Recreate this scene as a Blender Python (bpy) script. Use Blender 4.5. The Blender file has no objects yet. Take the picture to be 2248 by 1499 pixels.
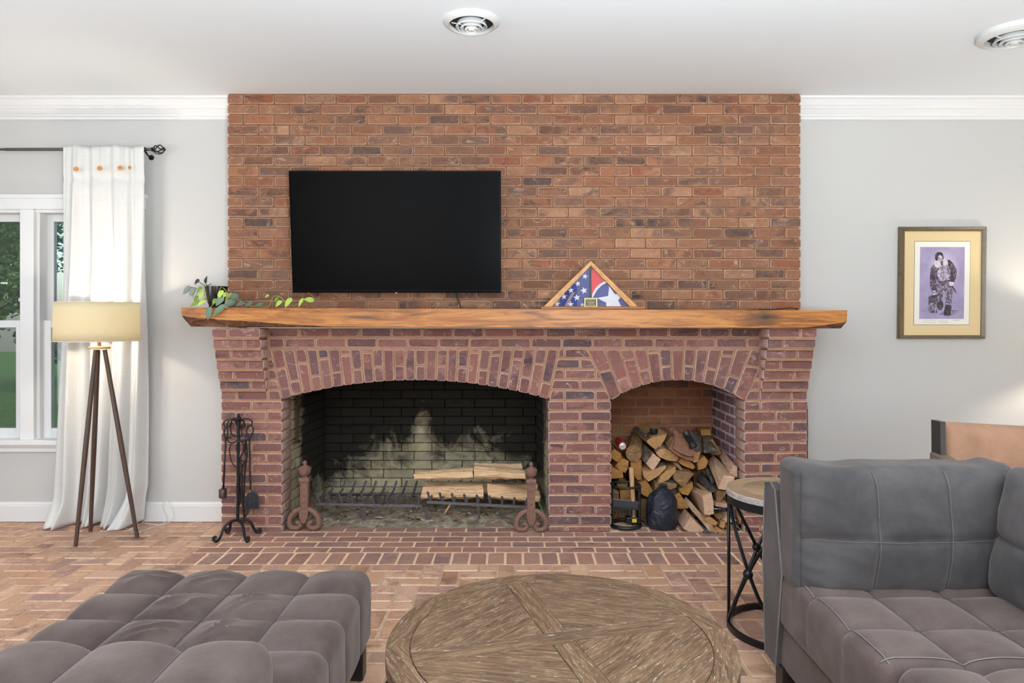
import bpy, bmesh, math, random
from mathutils import Vector, Matrix, noise
R = random.Random(7)
H = 1.373            # camera height
F = 1500.0           # focal length in pixels of the 2248 wide frame
CX, HY = 1124.0, 700.0
sc = bpy.context.scene
COL = sc.collection

# ------------------------------------------------------------------ camera
cam_d = bpy.data.cameras.new('camera')
cam = bpy.data.objects.new('camera', cam_d); COL.objects.link(cam)
cam.location = (0, 0, H); cam.rotation_euler = (math.pi / 2, 0, 0)
cam_d.sensor_fit = 'HORIZONTAL'; cam_d.sensor_width = 36.0
cam_d.lens = 36.0 * F / 2248.0
cam_d.shift_y = -(749.5 - HY) / 2248.0
cam_d.clip_start = 0.05; cam_d.clip_end = 200
sc.camera = cam

# ------------------------------------------------------------------ world, exposure
w = bpy.data.worlds.new('world'); sc.world = w; w.use_nodes = True
wn = w.node_tree; bg = wn.nodes['Background']
sky = wn.nodes.new('ShaderNodeTexSky'); sky.sky_type = 'NISHITA'
sky.sun_elevation = math.radians(48); sky.sun_rotation = math.radians(150); sky.sun_disc = False
sky.air_density = 1.0; sky.dust_density = 2.0
wn.links.new(sky.outputs[0], bg.inputs[0]); bg.inputs[1].default_value = 0.30
vs = sc.view_settings
vs.view_transform = 'Standard'; vs.look = 'None'; vs.gamma = 1.0; vs.use_curve_mapping = False
vs.exposure = -0.34
sc.cycles.max_bounces = 8; sc.cycles.diffuse_bounces = 5; sc.cycles.glossy_bounces = 4
sc.cycles.transmission_bounces = 6; sc.cycles.transparent_max_bounces = 8
sc.cycles.sample_clamp_indirect = 6.0
sc.cycles.caustics_reflective = False; sc.cycles.caustics_refractive = False

def area(name, loc, rot, sx, sy, power, col):
    l = bpy.data.lights.new(name, 'AREA'); l.shape = 'RECTANGLE'; l.size = sx; l.size_y = sy
    l.energy = power; l.color = col
    o = bpy.data.objects.new(name, l); COL.objects.link(o)
    o.location = loc; o.rotation_euler = rot
    return o
D = math.radians
# added fill areas before the blank wall behind the camera, cool daylight from the left, and a flash bounced off the ceiling
area('rear_fill', (-2.2, -2.9, 1.55), (D(90), 0, 0), 2.2, 2.2, 82, (0.97, 0.985, 1.0))
area('rear_fill', (2.2, -2.9, 1.55), (D(90), 0, 0), 2.2, 2.2, 82, (0.97, 0.985, 1.0))
area('daylight_side', (-4.6, 0.9, 1.45), (0, D(-90), 0), 1.9, 3.2, 105, (0.80, 0.90, 1.0))
area('bounce_flash', (0.6, -0.2, 1.15), (D(180), 0, 0), 0.6, 0.6, 580, (0.82, 0.93, 0.99))

# ------------------------------------------------------------------ helpers
def P(x, y, Y):
    """point at depth Y that the photo shows at pixel x, y"""
    return Vector(((x - CX) * Y / F, Y, H + (HY - y) * Y / F))
def FL(x, y, z=0.0):
    """point on the horizontal plane z that the photo shows at pixel x, y"""
    Y = F * (H - z) / (y - HY)
    return Vector(((x - CX) * Y / F, Y, z))
def lin(c):
    c /= 255.0
    return c / 12.92 if c <= 0.04045 else ((c + 0.055) / 1.055) ** 2.4
def S(r, g, b, k=1.0):
    return (lin(r) * k, lin(g) * k, lin(b) * k, 1.0)

class NT:
    def __init__(s, name):
        m = bpy.data.materials.new(name); m.use_nodes = True
        s.m = m; s.t = m.node_tree; s.b = s.t.nodes['Principled BSDF']; s.out = s.t.nodes['Material Output']
    def n(s, typ, **kw):
        n = s.t.nodes.new(typ)
        for k, v in kw.items():
            if k in n.inputs.keys(): n.inputs[k].default_value = v
            else: setattr(n, k, v)
        return n
    def l(s, a, b): s.t.links.new(a, b)
    def coord(s, scale=(1, 1, 1), rnd=True, kind='Object', rot=(0, 0, 0)):
        c = s.n('ShaderNodeTexCoord').outputs[kind]
        if rnd:
            oi = s.n('ShaderNodeObjectInfo')
            mu = s.n('ShaderNodeMath', operation='MULTIPLY'); mu.inputs[1].default_value = 91.7
            s.l(oi.outputs['Random'], mu.inputs[0])
            ad = s.n('ShaderNodeVectorMath', operation='ADD')
            s.l(c, ad.inputs[0]); s.l(mu.outputs[0], ad.inputs[1]); c = ad.outputs[0]
        if any(rot):
            mr = s.n('ShaderNodeMapping'); mr.inputs['Rotation'].default_value = tuple(-q for q in rot); s.l(c, mr.inputs[0]); c = mr.outputs[0]
        mp = s.n('ShaderNodeMapping'); mp.inputs['Scale'].default_value = scale
        s.l(c, mp.inputs[0]); return mp.outputs[0]
    def noise(s, vec, scale, detail=4, rough=0.6, dist=0.0):
        n = s.n('ShaderNodeTexNoise'); n.inputs['Scale'].default_value = scale
        n.inputs['Detail'].default_value = detail; n.inputs['Roughness'].default_value = rough
        n.inputs['Distortion'].default_value = dist
        s.l(vec, n.inputs['Vector']); return n.outputs['Fac']
    def ramp(s, fac, stops, mode='LINEAR'):
        r = s.n('ShaderNodeValToRGB'); cr = r.color_ramp; cr.interpolation = mode
        while len(cr.elements) < len(stops): cr.elements.new(0.5)
        for e, (p, c) in zip(cr.elements, stops):
            e.position = p; e.color = c if isinstance(c, tuple) else (c, c, c, 1)
        s.l(fac, r.inputs[0]); return r.outputs[0]
    def mix(s, fac, a, b, mode='MIX'):
        n = s.n('ShaderNodeMix', data_type='RGBA', blend_type=mode)
        for i, v in ((0, fac), (6, a), (7, b)):
            if hasattr(v, 'is_linked'): s.l(v, n.inputs[i])
            else: n.inputs[i].default_value = v
        return n.outputs[2]
    def math(s, op, a, b=0.0, clamp=False):
        n = s.n('ShaderNodeMath', operation=op); n.use_clamp = clamp
        for i, v in ((0, a), (1, b)):
            if hasattr(v, 'is_linked'): s.l(v, n.inputs[i])
            else: n.inputs[i].default_value = v
        return n.outputs[0]
    def set(s, **kw):
        for k, v in kw.items():
            k = k.replace('_', ' ')
            if hasattr(v, 'is_linked'): s.l(v, s.b.inputs[k])
            else: s.b.inputs[k].default_value = v
        return s
    def bump(s, h, strength=0.3, dist=0.01):
        b = s.n('ShaderNodeBump'); b.inputs['Strength'].default_value = strength; b.inputs['Distance'].default_value = dist
        s.l(h, b.inputs['Height']); s.l(b.outputs[0], s.b.inputs['Normal'])

def plain(name, col, rough=0.6, metal=0.0, spec=0.5, var=0.0, bump=0.0, bscale=60):
    t = NT(name); t.set(Roughness=rough, Metallic=metal); t.b.inputs['Specular IOR Level'].default_value = spec
    t.b.inputs['Base Color'].default_value = col
    if var or bump:
        f = t.noise(t.coord(), bscale)
        if var:
            a = tuple(c * (1 - var) for c in col[:3]) + (1,); b = tuple(min(1, c * (1 + var)) for c in col[:3]) + (1,)
            t.l(t.ramp(f, [(0.3, a), (0.7, b)]), t.b.inputs['Base Color'])
        if bump: t.bump(f, bump)
    return t.m

def brick_mat(name, pal, smear, dark, smear_amt=0.5, dark_amt=0.5, rough=0.85, bump=0.5, soot=None, spec=0.3, rnd_scale=1.0):
    """fired clay: each piece its own colour, flashed patches, pale lime smears that sit mostly along the worn edges"""
    t = NT(name)
    v = t.coord()
    oi = t.n('ShaderNodeObjectInfo').outputs['Random']
    n = len(pal)
    base = t.ramp(oi, [((i + 0.5) / n, c) for i, c in enumerate(pal)])
    r2 = t.math('FRACT', t.math('MULTIPLY', oi, 17.31))
    base2 = t.ramp(r2, [((i + 0.5) / n, c) for i, c in enumerate(pal)])
    n1 = t.noise(v, 9, 5, 0.65, 0.6)
    c = t.mix(t.ramp(n1, [(0.45, 0.0), (0.62, 1.0)]), base, base2)
    n2 = t.noise(t.coord((1, 1, 2.2)), 7, 6, 0.7, 0.8)
    r3 = t.math('FRACT', t.math('MULTIPLY', oi, 5.77))
    dm = t.math('MULTIPLY', t.ramp(n2, [(0.50, 0.0), (0.68, 1.0)]), t.ramp(r3, [(1 - dark_amt, 0.0), (min(1, 1.25 - dark_amt), 1.0)]))
    c = t.mix(dm, c, dark)
    n3 = t.noise(v, 120, 3, 0.6)
    c = t.mix(0.35, c, t.ramp(n3, [(0.3, S(60, 50, 48)), (0.7, S(200, 175, 160))]), 'SOFT_LIGHT')
    at = t.n('ShaderNodeAttribute'); at.attribute_name = 'edge'
    n4 = t.noise(v, 26, 6, 0.75, 1.0)
    em = t.math('MULTIPLY', at.outputs['Fac'], t.ramp(n4, [(0.28, 0.0), (0.50, 1.0)]))
    n5 = t.noise(t.coord((1, 1, 1.6)), 11, 7, 0.8, 1.4)
    sm = t.ramp(n5, [(0.56, 0.0), (0.70, 0.75)])
    m = t.math('MULTIPLY', t.math('MAXIMUM', em, sm), smear_amt)
    c = t.mix(m, c, smear)
    if soot: c = soot(t, c)
    t.set(Base_Color=c, Roughness=rough); t.b.inputs['Specular IOR Level'].default_value = spec
    hgt = t.math('ADD', t.math('MULTIPLY', n4, 0.6), t.math('MULTIPLY', n3, 0.3))
    t.bump(hgt, bump, 0.006)
    return t.m

def mortar_mat(name, a, b, soot=None):
    t = NT(name); v = t.coord(rnd=False)
    f = t.noise(v, 14, 6, 0.7); g = t.noise(v, 160, 3, 0.7)
    c = t.ramp(f, [(0.3, a), (0.7, b)])
    c = t.mix(0.3, c, t.ramp(g, [(0.3, S(70, 60, 50)), (0.7, S(220, 200, 180))]), 'SOFT_LIGHT')
    if soot: c = soot(t, c)
    t.set(Base_Color=c, Roughness=0.95); t.b.inputs['Specular IOR Level'].default_value = 0.1
    t.bump(g, 0.5, 0.004); return t.m

def wood_mat(name, cols, stretch=(1.5, 22, 22), scale=3.0, rough=0.5, bump=0.15, rot=(0, 0, 0), fleck=None, rnd=True, spec=0.4):
    t = NT(name); v = t.coord(stretch, rnd=rnd, rot=rot)
    f = t.noise(v, scale, 7, 0.65, 1.2)
    n = len(cols)
    c = t.ramp(f, [(0.25 + 0.5 * i / (n - 1), k) for i, k in enumerate(cols)])
    g = t.noise(t.coord(tuple(s * 3 for s in stretch), rnd=rnd, rot=rot), scale, 3, 0.7)
    c = t.mix(0.35, c, t.ramp(g, [(0.3, S(70, 60, 50)), (0.7, S(215, 205, 195))]), 'SOFT_LIGHT')
    if fleck:
        h = t.noise(t.coord(tuple(s * 2.2 for s in stretch), rnd=rnd, rot=rot), scale * 1.6, 5, 0.7, 0.4)
        c = t.mix(t.ramp(h, [(0.585, 0.0), (0.68, 0.8)]), c, fleck)
    t.set(Base_Color=c, Roughness=rough); t.b.inputs['Specular IOR Level'].default_value = spec
    t.bump(g, bump, 0.004); return t.m

class MB:
    """collects faces in world (or local) coordinates and links them as ONE mesh object"""
    def __init__(s): s.v = []; s.f = []; s.mi = []; s.sm = []
    def add(s, vs, fs, mi=0, smooth=False):
        o = len(s.v); s.v += [Vector(q) for q in vs]
        for f in fs: s.f.append([i + o for i in f]); s.mi.append(mi); s.sm.append(smooth)
        return s
    def box(s, a, b, mi=0, bev=0.0):
        x0, y0, z0 = (min(a[i], b[i]) for i in range(3)); x1, y1, z1 = (max(a[i], b[i]) for i in range(3))
        if bev <= 0:
            vs = [(x, y, z) for z in (z0, z1) for y in (y0, y1) for x in (x0, x1)]
            return s.add(vs, [(0, 2, 3, 1), (4, 5, 7, 6), (0, 1, 5, 4), (2, 6, 7, 3), (0, 4, 6, 2), (1, 3, 7, 5)], mi)
        bm = bmesh.new(); bmesh.ops.create_cube(bm, size=1)
        for v in bm.verts: v.co = Vector((x0 + (v.co.x + .5) * (x1 - x0), y0 + (v.co.y + .5) * (y1 - y0), z0 + (v.co.z + .5) * (z1 - z0)))
        bmesh.ops.bevel(bm, geom=list(bm.edges), offset=bev, segments=2, profile=0.5, affect='EDGES')
        bm.verts.index_update()
        s.add([v.co.copy() for v in bm.verts], [[v.index for v in f.verts] for f in bm.faces], mi); bm.free(); return s
    def loft(s, rings, mi=0, cap=True, smooth=False, close=True, capmi=None):
        n = len(rings[0]); o = len(s.v)
        for r in rings: s.v += [Vector(q) for q in r]
        for k in range(len(rings) - 1):
            for i in range(n if close else n - 1):
                j = (i + 1) % n
                s.f.append([o + k * n + i, o + k * n + j, o + (k + 1) * n + j, o + (k + 1) * n + i]); s.mi.append(mi); s.sm.append(smooth)
        if cap:
            c = mi if capmi is None else capmi
            s.f.append([o + i for i in range(n)][::-1]); s.mi.append(c); s.sm.append(False)
            s.f.append([o + (len(rings) - 1) * n + i for i in range(n)]); s.mi.append(c); s.sm.append(False)
        return s
    def tube(s, pts, rad, mi=0, seg=8, smooth=True, cap=True):
        pts = [Vector(p) for p in pts]; rads = rad if isinstance(rad, (list, tuple)) else [rad] * len(pts)
        t0 = (pts[1] - pts[0]).normalized(); up = Vector((0, 0, 1)) if abs(t0.z) < 0.9 else Vector((1, 0, 0))
        nrm = t0.cross(up).normalized(); rings = []
        for i, p in enumerate(pts):
            a = pts[max(i - 1, 0)]; b = pts[min(i + 1, len(pts) - 1)]; t = (b - a)
            t = t.normalized() if t.length > 1e-9 else t0
            nrm = nrm - t * nrm.dot(t)
            nrm = nrm.normalized() if nrm.length > 1e-6 else t.orthogonal().normalized()
            bi = t.cross(nrm)
            rings.append([p + (nrm * math.cos(2 * math.pi * k / seg) + bi * math.sin(2 * math.pi * k / seg)) * rads[i] for k in range(seg)])
        return s.loft(rings, mi, cap, smooth)
    def ringtube(s, c, r, rad, ax=None, mi=0, n=40, seg=8, squash=(1, 1)):
        """a closed ring around c in the plane of ax = (u, v)"""
        u, v = ax or (Vector((1, 0, 0)), Vector((0, 1, 0))); wv = u.cross(v); c = Vector(c); o = len(s.v)
        for i in range(n):
            a = 2 * math.pi * i / n; d = u * math.cos(a) + v * math.sin(a)
            for k in range(seg):
                b = 2 * math.pi * k / seg
                s.v.append(c + d * (r + rad * squash[0] * math.cos(b)) + wv * rad * squash[1] * math.sin(b))
        for i in range(n):
            for k in range(seg):
                s.f.append([o + i * seg + k, o + ((i + 1) % n) * seg + k, o + ((i + 1) % n) * seg + (k + 1) % seg, o + i * seg + (k + 1) % seg]); s.mi.append(mi); s.sm.append(seg > 4)
        return s
    def lathe(s, c, prof, seg=24, mi=0, smooth=True, ax=None, ring=False):
        """prof = (radius, height) list"""
        u, v, wv = ax or (Vector((1, 0, 0)), Vector((0, 1, 0)), Vector((0, 0, 1))); c = Vector(c)
        ring_ = prof[0][0] > 1e-4 and prof[-1][0] > 1e-4 and ring
        if ring_: prof = list(prof) + [prof[0]]
        rings = [[c + (u * math.cos(2 * math.pi * k / seg) + v * math.sin(2 * math.pi * k / seg)) * max(r, 1e-4) + wv * h for k in range(seg)] for r, h in prof]
        return s.loft(rings, mi, not ring_, smooth)
    def prism(s, poly, fn, d0, d1, mi=0, capmi=None):
        """poly in 2D, fn(a, b, d) -> point"""
        return s.loft([[fn(a, b, d0) for a, b in poly], [fn(a, b, d1) for a, b in poly]], mi, capmi=capmi)
    def build(s, name, mats, parent=None, smooth_angle=None, loc=None):
        me = bpy.data.meshes.new(name)
        off = Vector(loc) if loc is not None else (Vector((0, 0, 0)))
        me.from_pydata([tuple(q - off) for q in s.v], [], s.f)
        for m in (mats if isinstance(mats, (list, tuple)) else [mats]): me.materials.append(m)
        me.polygons.foreach_set('material_index', s.mi); me.polygons.foreach_set('use_smooth', s.sm)
        bm = bmesh.new(); bm.from_mesh(me); bmesh.ops.recalc_face_normals(bm, faces=bm.faces)
        for e in bm.edges:
            if len(e.link_faces) == 2 and e.calc_face_angle(0) > 0.72: e.smooth = False
        bm.to_mesh(me); bm.free()
        me.update()
        return link(name, me, parent, off)
def link(name, me, parent=None, loc=None):
    o = bpy.data.objects.new(name, me); COL.objects.link(o)
    o.location = loc if loc is not None else (0, 0, 0)
    if parent:
        o.parent = parent
        p = Vector((0, 0, 0)); q = parent
        while q: p += Vector(q.location); q = q.parent
        o.location = Vector(o.location) - p
    return o
def thing(name, label, cat, loc=(0, 0, 0), group=None):
    o = bpy.data.objects.new(name, None); COL.objects.link(o); o.location = loc; o.empty_display_size = 0.1
    return tag(o, label, cat, group)
def tag(o, label, cat, group=None):
    o['label'] = label; o['category'] = cat
    if group: o['group'] = group
    return o
def struct(o): o['kind'] = 'structure'; return o
def stuff(o): o['kind'] = 'stuff'; return o
def arc(cx, cy, r, a0, a1, n):
    return [(cx + r * math.cos(D(a0 + (a1 - a0) * i / n)), cy + r * math.sin(D(a0 + (a1 - a0) * i / n))) for i in range(n + 1)]
def smoothpath(pts, n=8):
    pts = [Vector(p) for p in pts]; out = []
    for i in range(len(pts) - 1):
        p0 = pts[max(i - 1, 0)]; p1 = pts[i]; p2 = pts[i + 1]; p3 = pts[min(i + 2, len(pts) - 1)]
        for k in range(n):
            t = k / n
            out.append(0.5 * ((2 * p1) + (p2 - p0) * t + (2 * p0 - 5 * p1 + 4 * p2 - p3) * t * t + (3 * p1 - p0 - 3 * p2 + p3) * t ** 3))
    out.append(pts[-1]); return out

# ------------------------------------------------------------------ bricks
def clip(poly, a, b, c):
    """keep a*x + b*z <= c"""
    out = []
    for i in range(len(poly)):
        p, q = poly[i], poly[(i + 1) % len(poly)]
        dp = a * p[0] + b * p[1] - c; dq = a * q[0] + b * q[1] - c
        if dp <= 0: out.append(p)
        if (dp < 0 < dq) or (dq < 0 < dp):
            t = dp / (dp - dq); out.append((p[0] + (q[0] - p[0]) * t, p[1] + (q[1] - p[1]) * t))
    return out
def p_area(poly): return 0.5 * sum(poly[i][0] * poly[(i + 1) % len(poly)][1] - poly[(i + 1) % len(poly)][0] * poly[i][1] for i in range(len(poly)))
def inset(poly, d):
    """shrink a convex CCW polygon by d"""
    out = list(poly)
    for i in range(len(poly)):
        p, q = poly[i], poly[(i + 1) % len(poly)]
        ex, ez = q[0] - p[0], q[1] - p[1]; L = math.hypot(ex, ez)
        if L < 1e-6: continue
        nx, nz = ez / L, -ex / L
        out = clip(out, nx, nz, nx * p[0] + nz * p[1] - d)
        if len(out) < 3: return []
    return out
def brick_mesh(poly, mat, depth=0.05, bev=0.0045, wear=0.006, rnd=None):
    """local frame: outline in X-Z about its centre, face towards -Y"""
    r = rnd or R
    ch = []
    n = len(poly)
    for i in range(n):
        p, a, b = poly[i], poly[i - 1], poly[(i + 1) % n]
        for q in (a, b):
            L = math.hypot(q[0] - p[0], q[1] - p[1])
            d = min(L * 0.3, wear * r.uniform(0.25, 1.5))
            if L < 1e-6: continue
            j = r.uniform(-0.0012, 0.0012)
            ch.append((p[0] + (q[0] - p[0]) / L * d + j, p[1] + (q[1] - p[1]) / L * d + j * 0.7))
    inn = inset(poly, bev * 0.4); N = len(ch)
    if len(inn) < 3: inn = poly
    cx = sum(p[0] for p in ch) / N; cz = sum(p[1] for p in ch) / N
    vs, ed = [], []
    for p in ch:
        L = max(1e-6, math.hypot(p[0] - cx, p[1] - cz)); k = max(0.3, 1 - bev * r.uniform(0.8, 1.7) / L)
        # move the front ring inwards by about one bevel, measured separately along both axes
        dx = p[0] - cx; dz = p[1] - cz
        fx = dx - math.copysign(min(abs(dx), bev * r.uniform(0.7, 1.5)), dx); fz = dz - math.copysign(min(abs(dz), bev * r.uniform(0.7, 1.5)), dz)
        vs.append((cx + fx, r.uniform(-0.0008, 0.0008), cz + fz)); ed.append(0.0)
    for p in ch: vs.append((p[0], bev * 0.9, p[1])); ed.append(1.0)
    for p in ch: vs.append((p[0], depth, p[1])); ed.append(0.15)
    fs = [list(range(N))] + [[i + N * k, i + N * (k + 1), (i + 1) % N + N * (k + 1), (i + 1) % N + N * k] for k in (0, 1) for i in range(N)]
    me = bpy.data.meshes.new('brick'); me.from_pydata(vs, [], fs); me.materials.append(mat)
    at = me.attributes.new('edge', 'FLOAT', 'POINT'); at.data.foreach_set('value', ed)
    me.update(); return me
_cache = {}
def rect_mesh(wd, ht, mat, variants=9, **kw):
    key = (round(wd, 4), round(ht, 4), mat.name, tuple(sorted(kw.items())))
    if key not in _cache:
        h, k = wd / 2, ht / 2
        _cache[key] = [brick_mesh([(-h, -k), (h, -k), (h, k), (-h, k)], mat, **kw) for _ in range(variants)]
    return R.choice(_cache[key])
def place_rect(parent, x0, x1, z0, z1, Y, mat, proud=0.002, name='brick', rot=None, loc=None, **kw):
    me = rect_mesh(x1 - x0, z1 - z0, mat, **kw)
    o = link(name, me, parent, (loc if loc is not None else Vector(((x0 + x1) / 2, Y - R.uniform(-proud, proud), (z0 + z1) / 2))))
    if rot: o.rotation_euler = rot
    else: o.rotation_euler = (R.uniform(-.004, .004), R.uniform(-.004, .004), R.uniform(-.006, .006))
    return o
def place_poly(parent, poly, Y, mat, proud=0.002, name='brick', **kw):
    cx = sum(p[0] for p in poly) / len(poly); cz = sum(p[1] for p in poly) / len(poly)
    if p_area(poly) < 0: poly = poly[::-1]
    me = brick_mesh([(p[0] - cx, p[1] - cz) for p in poly], mat, **kw)
    return link(name, me, parent, Vector((cx, Y - R.uniform(-proud, proud), cz)))
def join_objects(objs, name, parent):
    """several brick objects as one mesh of kind stuff"""
    bm = bmesh.new(); mats = []; 
    for o in objs:
        me = o.data.copy()
        me.transform(Matrix.Translation(o.location) @ o.rotation_euler.to_matrix().to_4x4())
        k = mats.index(o.data.materials[0]) if o.data.materials[0] in mats else (mats.append(o.data.materials[0]) or len(mats) - 1)
        me.polygons.foreach_set('material_index', [k] * len(me.polygons))
        bm.from_mesh(me); bpy.data.meshes.remove(me)
        bpy.data.objects.remove(o)
    me = bpy.data.meshes.new(name); bm.to_mesh(me); bm.free()
    for m in mats: me.materials.append(m)
    o = bpy.data.objects.new(name, me); COL.objects.link(o); o.parent = parent
    return stuff(o)
# ------------------------------------------------------------------ materials
K = 1.25
def W(r, g, b, k=K, sat=0.74):
    """a photographed colour turned into paint: the room's own red bounce makes up for the lost saturation"""
    m_ = 0.45 * r + 0.4 * g + 0.15 * b
    return S(m_ + (r - m_) * sat, m_ + (g - m_) * sat, m_ + (b - m_) * sat, k)
M_wall = plain('wall_paint', S(197, 195.5, 193, 1.0), 0.7, spec=0.25, bump=0.03, bscale=180)
M_ceil = plain('ceiling_paint', S(231, 236, 240, 1.0), 0.85, spec=0.1)
M_trim = plain('white_gloss', S(226, 226, 226, 1.0), 0.35, spec=0.4)
U = lambda r, g, b: W(r, g, b, .97, .90)
UP = [U(156, 110, 82), U(134, 92, 68), U(174, 130, 100), U(108, 78, 64), U(150, 98, 70), U(144, 104, 82), U(86, 70, 66), U(164, 114, 84), U(148, 88, 62), U(122, 92, 78)]
L_ = lambda r, g, b: W(r, g, b, 1.03, .80)
LO = [L_(146, 92, 82), L_(124, 78, 74), L_(160, 110, 98), L_(106, 76, 76), L_(140, 86, 74), L_(92, 78, 84), L_(152, 98, 86), L_(128, 86, 82)]
FLR = [W(186, 140, 108, sat=.78), W(166, 116, 86, sat=.78), W(198, 156, 124, sat=.78), W(158, 112, 92, sat=.78), W(176, 126, 94, sat=.78), W(190, 146, 116, sat=.78), W(146, 106, 100, sat=.8), W(204, 166, 136, sat=.8), W(134, 96, 78, sat=.8)]
HE = [W(162, 112, 92), W(142, 100, 88), W(172, 126, 104), W(132, 100, 94), W(158, 114, 98)]
M_bu = brick_mat('upper_brick', UP, S(206, 184, 166, K), S(66, 58, 58), 0.60, 0.50)
M_bl = brick_mat('lower_brick', LO, S(204, 180, 170, K), S(70, 62, 68), 0.78, 0.36)
M_bf = brick_mat('floor_brick', FLR, S(214, 188, 166, K), S(112, 80, 68), 0.62, 0.38, rough=0.50, bump=1.0, spec=0.5)
M_bh = brick_mat('hearth_brick', HE, S(200, 168, 142, K), S(86, 66, 62), 0.40, 0.30, rough=0.62, bump=0.5, spec=0.4)
M_mu = mortar_mat('upper_mortar', S(112, 78, 56, K), S(134, 96, 70, K))
M_ml = mortar_mat('lower_mortar', S(138, 104, 84, K), S(160, 124, 100, K))
M_mf = mortar_mat('floor_mortar', S(150, 124, 104, K), S(180, 154, 132, K))
M_mh = mortar_mat('hearth_mortar', S(198, 172, 146, K), S(218, 192, 164, K))
def soot_back(t, c):
    """soot deposit on the firebox: everywhere but a licked-clean cone over the fire place and the foot of the wall"""
    g = t.n('ShaderNodeNewGeometry').outputs['Position']
    sp = t.n('ShaderNodeSeparateXYZ'); t.l(g, sp.inputs[0]); x, y, z = sp.outputs
    nz = t.math('SUBTRACT', t.noise(g, 4.2, 8, 0.72, 0.8), 0.5)
    ax = t.math('ABSOLUTE', t.math('ADD', x, 0.69))
    cone = t.math('SUBTRACT', t.math('SUBTRACT', 0.74, z), t.math('MULTIPLY', ax, 2.3))
    left = t.math('MULTIPLY', t.math('MAXIMUM', t.math('SUBTRACT', -0.98, x), 0.0), 0.55)
    right = t.math('MULTIPLY', t.math('MAXIMUM', t.math('SUBTRACT', x, -0.12), 0.0), 0.6)
    low = t.math('SUBTRACT', t.math('SUBTRACT', t.math('SUBTRACT', 0.46, z), left), right)
    side = t.math('SUBTRACT', t.math('MULTIPLY', t.math('SUBTRACT', 4.86, y), 2.2), t.math('MAXIMUM', t.math('SUBTRACT', z, 0.70), 0.0))
    cl = t.math('MAXIMUM', t.math('MAXIMUM', cone, low), side)
    cl = t.math('ADD', cl, t.math('MULTIPLY', nz, 1.15))
    k = t.ramp(cl, [(-0.0, 0.03), (0.12, 0.35), (0.34, 1.0)])
    ash = t.math('MULTIPLY', t.ramp(t.noise(g, 16, 7, 0.8), [(0.55, 0.0), (0.68, 0.6)]), t.ramp(z, [(0.30, 1.0), (0.62, 0.0)]))
    c = t.mix(ash, c, S(205, 205, 200))
    return t.mix(k, S(17, 15, 13), c)
M_bs = brick_mat('sooted_firebrick', [S(186, 174, 142), S(170, 162, 138), S(200, 190, 162), S(162, 152, 124)], S(190, 184, 170), S(60, 55, 48), 0.3, 0.3, soot=soot_back)
M_ms = mortar_mat('sooted_mortar', S(56, 50, 42), S(80, 72, 60), soot=soot_back)
M_bn = brick_mat('niche_brick', [S(140, 90, 66, K), S(126, 82, 62, K), S(150, 104, 72, K), S(112, 80, 70, K)], S(200, 180, 150), S(80, 64, 60), 0.35, 0.3)
M_bnr = brick_mat('niche_side_brick', [S(128, 92, 94, K), S(110, 86, 94, K), S(140, 100, 98, K)], S(205, 200, 205), S(78, 70, 82), 0.5, 0.35)
M_mn = mortar_mat('niche_mortar', S(132, 100, 74, K), S(150, 116, 88, K))
M_mnr = mortar_mat('niche_side_mortar', S(186, 180, 190), S(214, 208, 214))
M_iron = plain('black_iron', S(40, 38, 38), 0.45, 0.55, bump=0.15, bscale=90)
M_brk = plain('sooty_iron', S(70, 50, 40), 0.7, 0.3, var=0.3, bump=0.3, bscale=60)
M_rust = plain('rusty_iron', S(124, 90, 77, 1.0), 0.75, 0.15, var=0.2, bump=0.3, bscale=70)
M_grate = plain('ashy_iron', S(104, 96, 98), 0.7, 0.35, var=0.35, bump=0.3, bscale=80)
M_glass = None
t = NT('window_glass')
tr = t.n('ShaderNodeBsdfTransparent'); gl = t.n('ShaderNodeBsdfGlossy'); gl.inputs['Roughness'].default_value = 0.02
fr = t.n('ShaderNodeFresnel'); fr.inputs['IOR'].default_value = 1.5
tr.inputs[0].default_value = (0.90, 0.94, 0.92, 1)
mx = t.n('ShaderNodeMixShader'); t.l(fr.outputs[0], mx.inputs[0]); t.l(tr.outputs[0], mx.inputs[1]); t.l(gl.outputs[0], mx.inputs[2])
t.l(mx.outputs[0], t.out.inputs['Surface']); M_glass = t.m

# ------------------------------------------------------------------ room shell
WY = 4.645                       # back wall plane
CZ = 2.858                       # ceiling
XL, XR, YF = -4.7, 4.5, -3.0
BX0, BX1 = -1.874, 1.902         # masonry left and right edges
WX0, WX1 = -3.945, -2.590        # window opening
WZ0, WZ1 = 0.553, 2.116
m = MB()
m.box((XL, WY, 0), (WX0, WY + .16, CZ)); m.box((WX0, WY, 0), (WX1, WY + .16, WZ0)); m.box((WX0, WY, WZ1), (WX1, WY + .16, CZ))
m.box((WX1, WY, 0), (BX0 + .012, WY + .16, CZ)); m.box((BX1 - .012, WY, 0), (XR, WY + .16, CZ))
struct(m.build('wall_back', M_wall))
struct(MB().box((XL - .15, YF, 0), (XL, WY + .16, CZ)).build('wall_left', M_wall))
struct(MB().box((XR, YF, 0), (XR + .15, WY + .16, CZ)).build('wall_right', M_wall))
struct(MB().box((XL - .15, YF - .15, 0), (XR + .15, YF, CZ)).build('wall_front', M_wall))
struct(MB().box((XL - .15, YF - .15, CZ), (XR + .15, WY + .16, CZ + .15)).build('ceiling', M_ceil))
floor = struct(MB().box((XL - .15, YF - .15, -.12), (XR + .15, WY + .16, -.004)).build('floor', M_mf))

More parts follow.
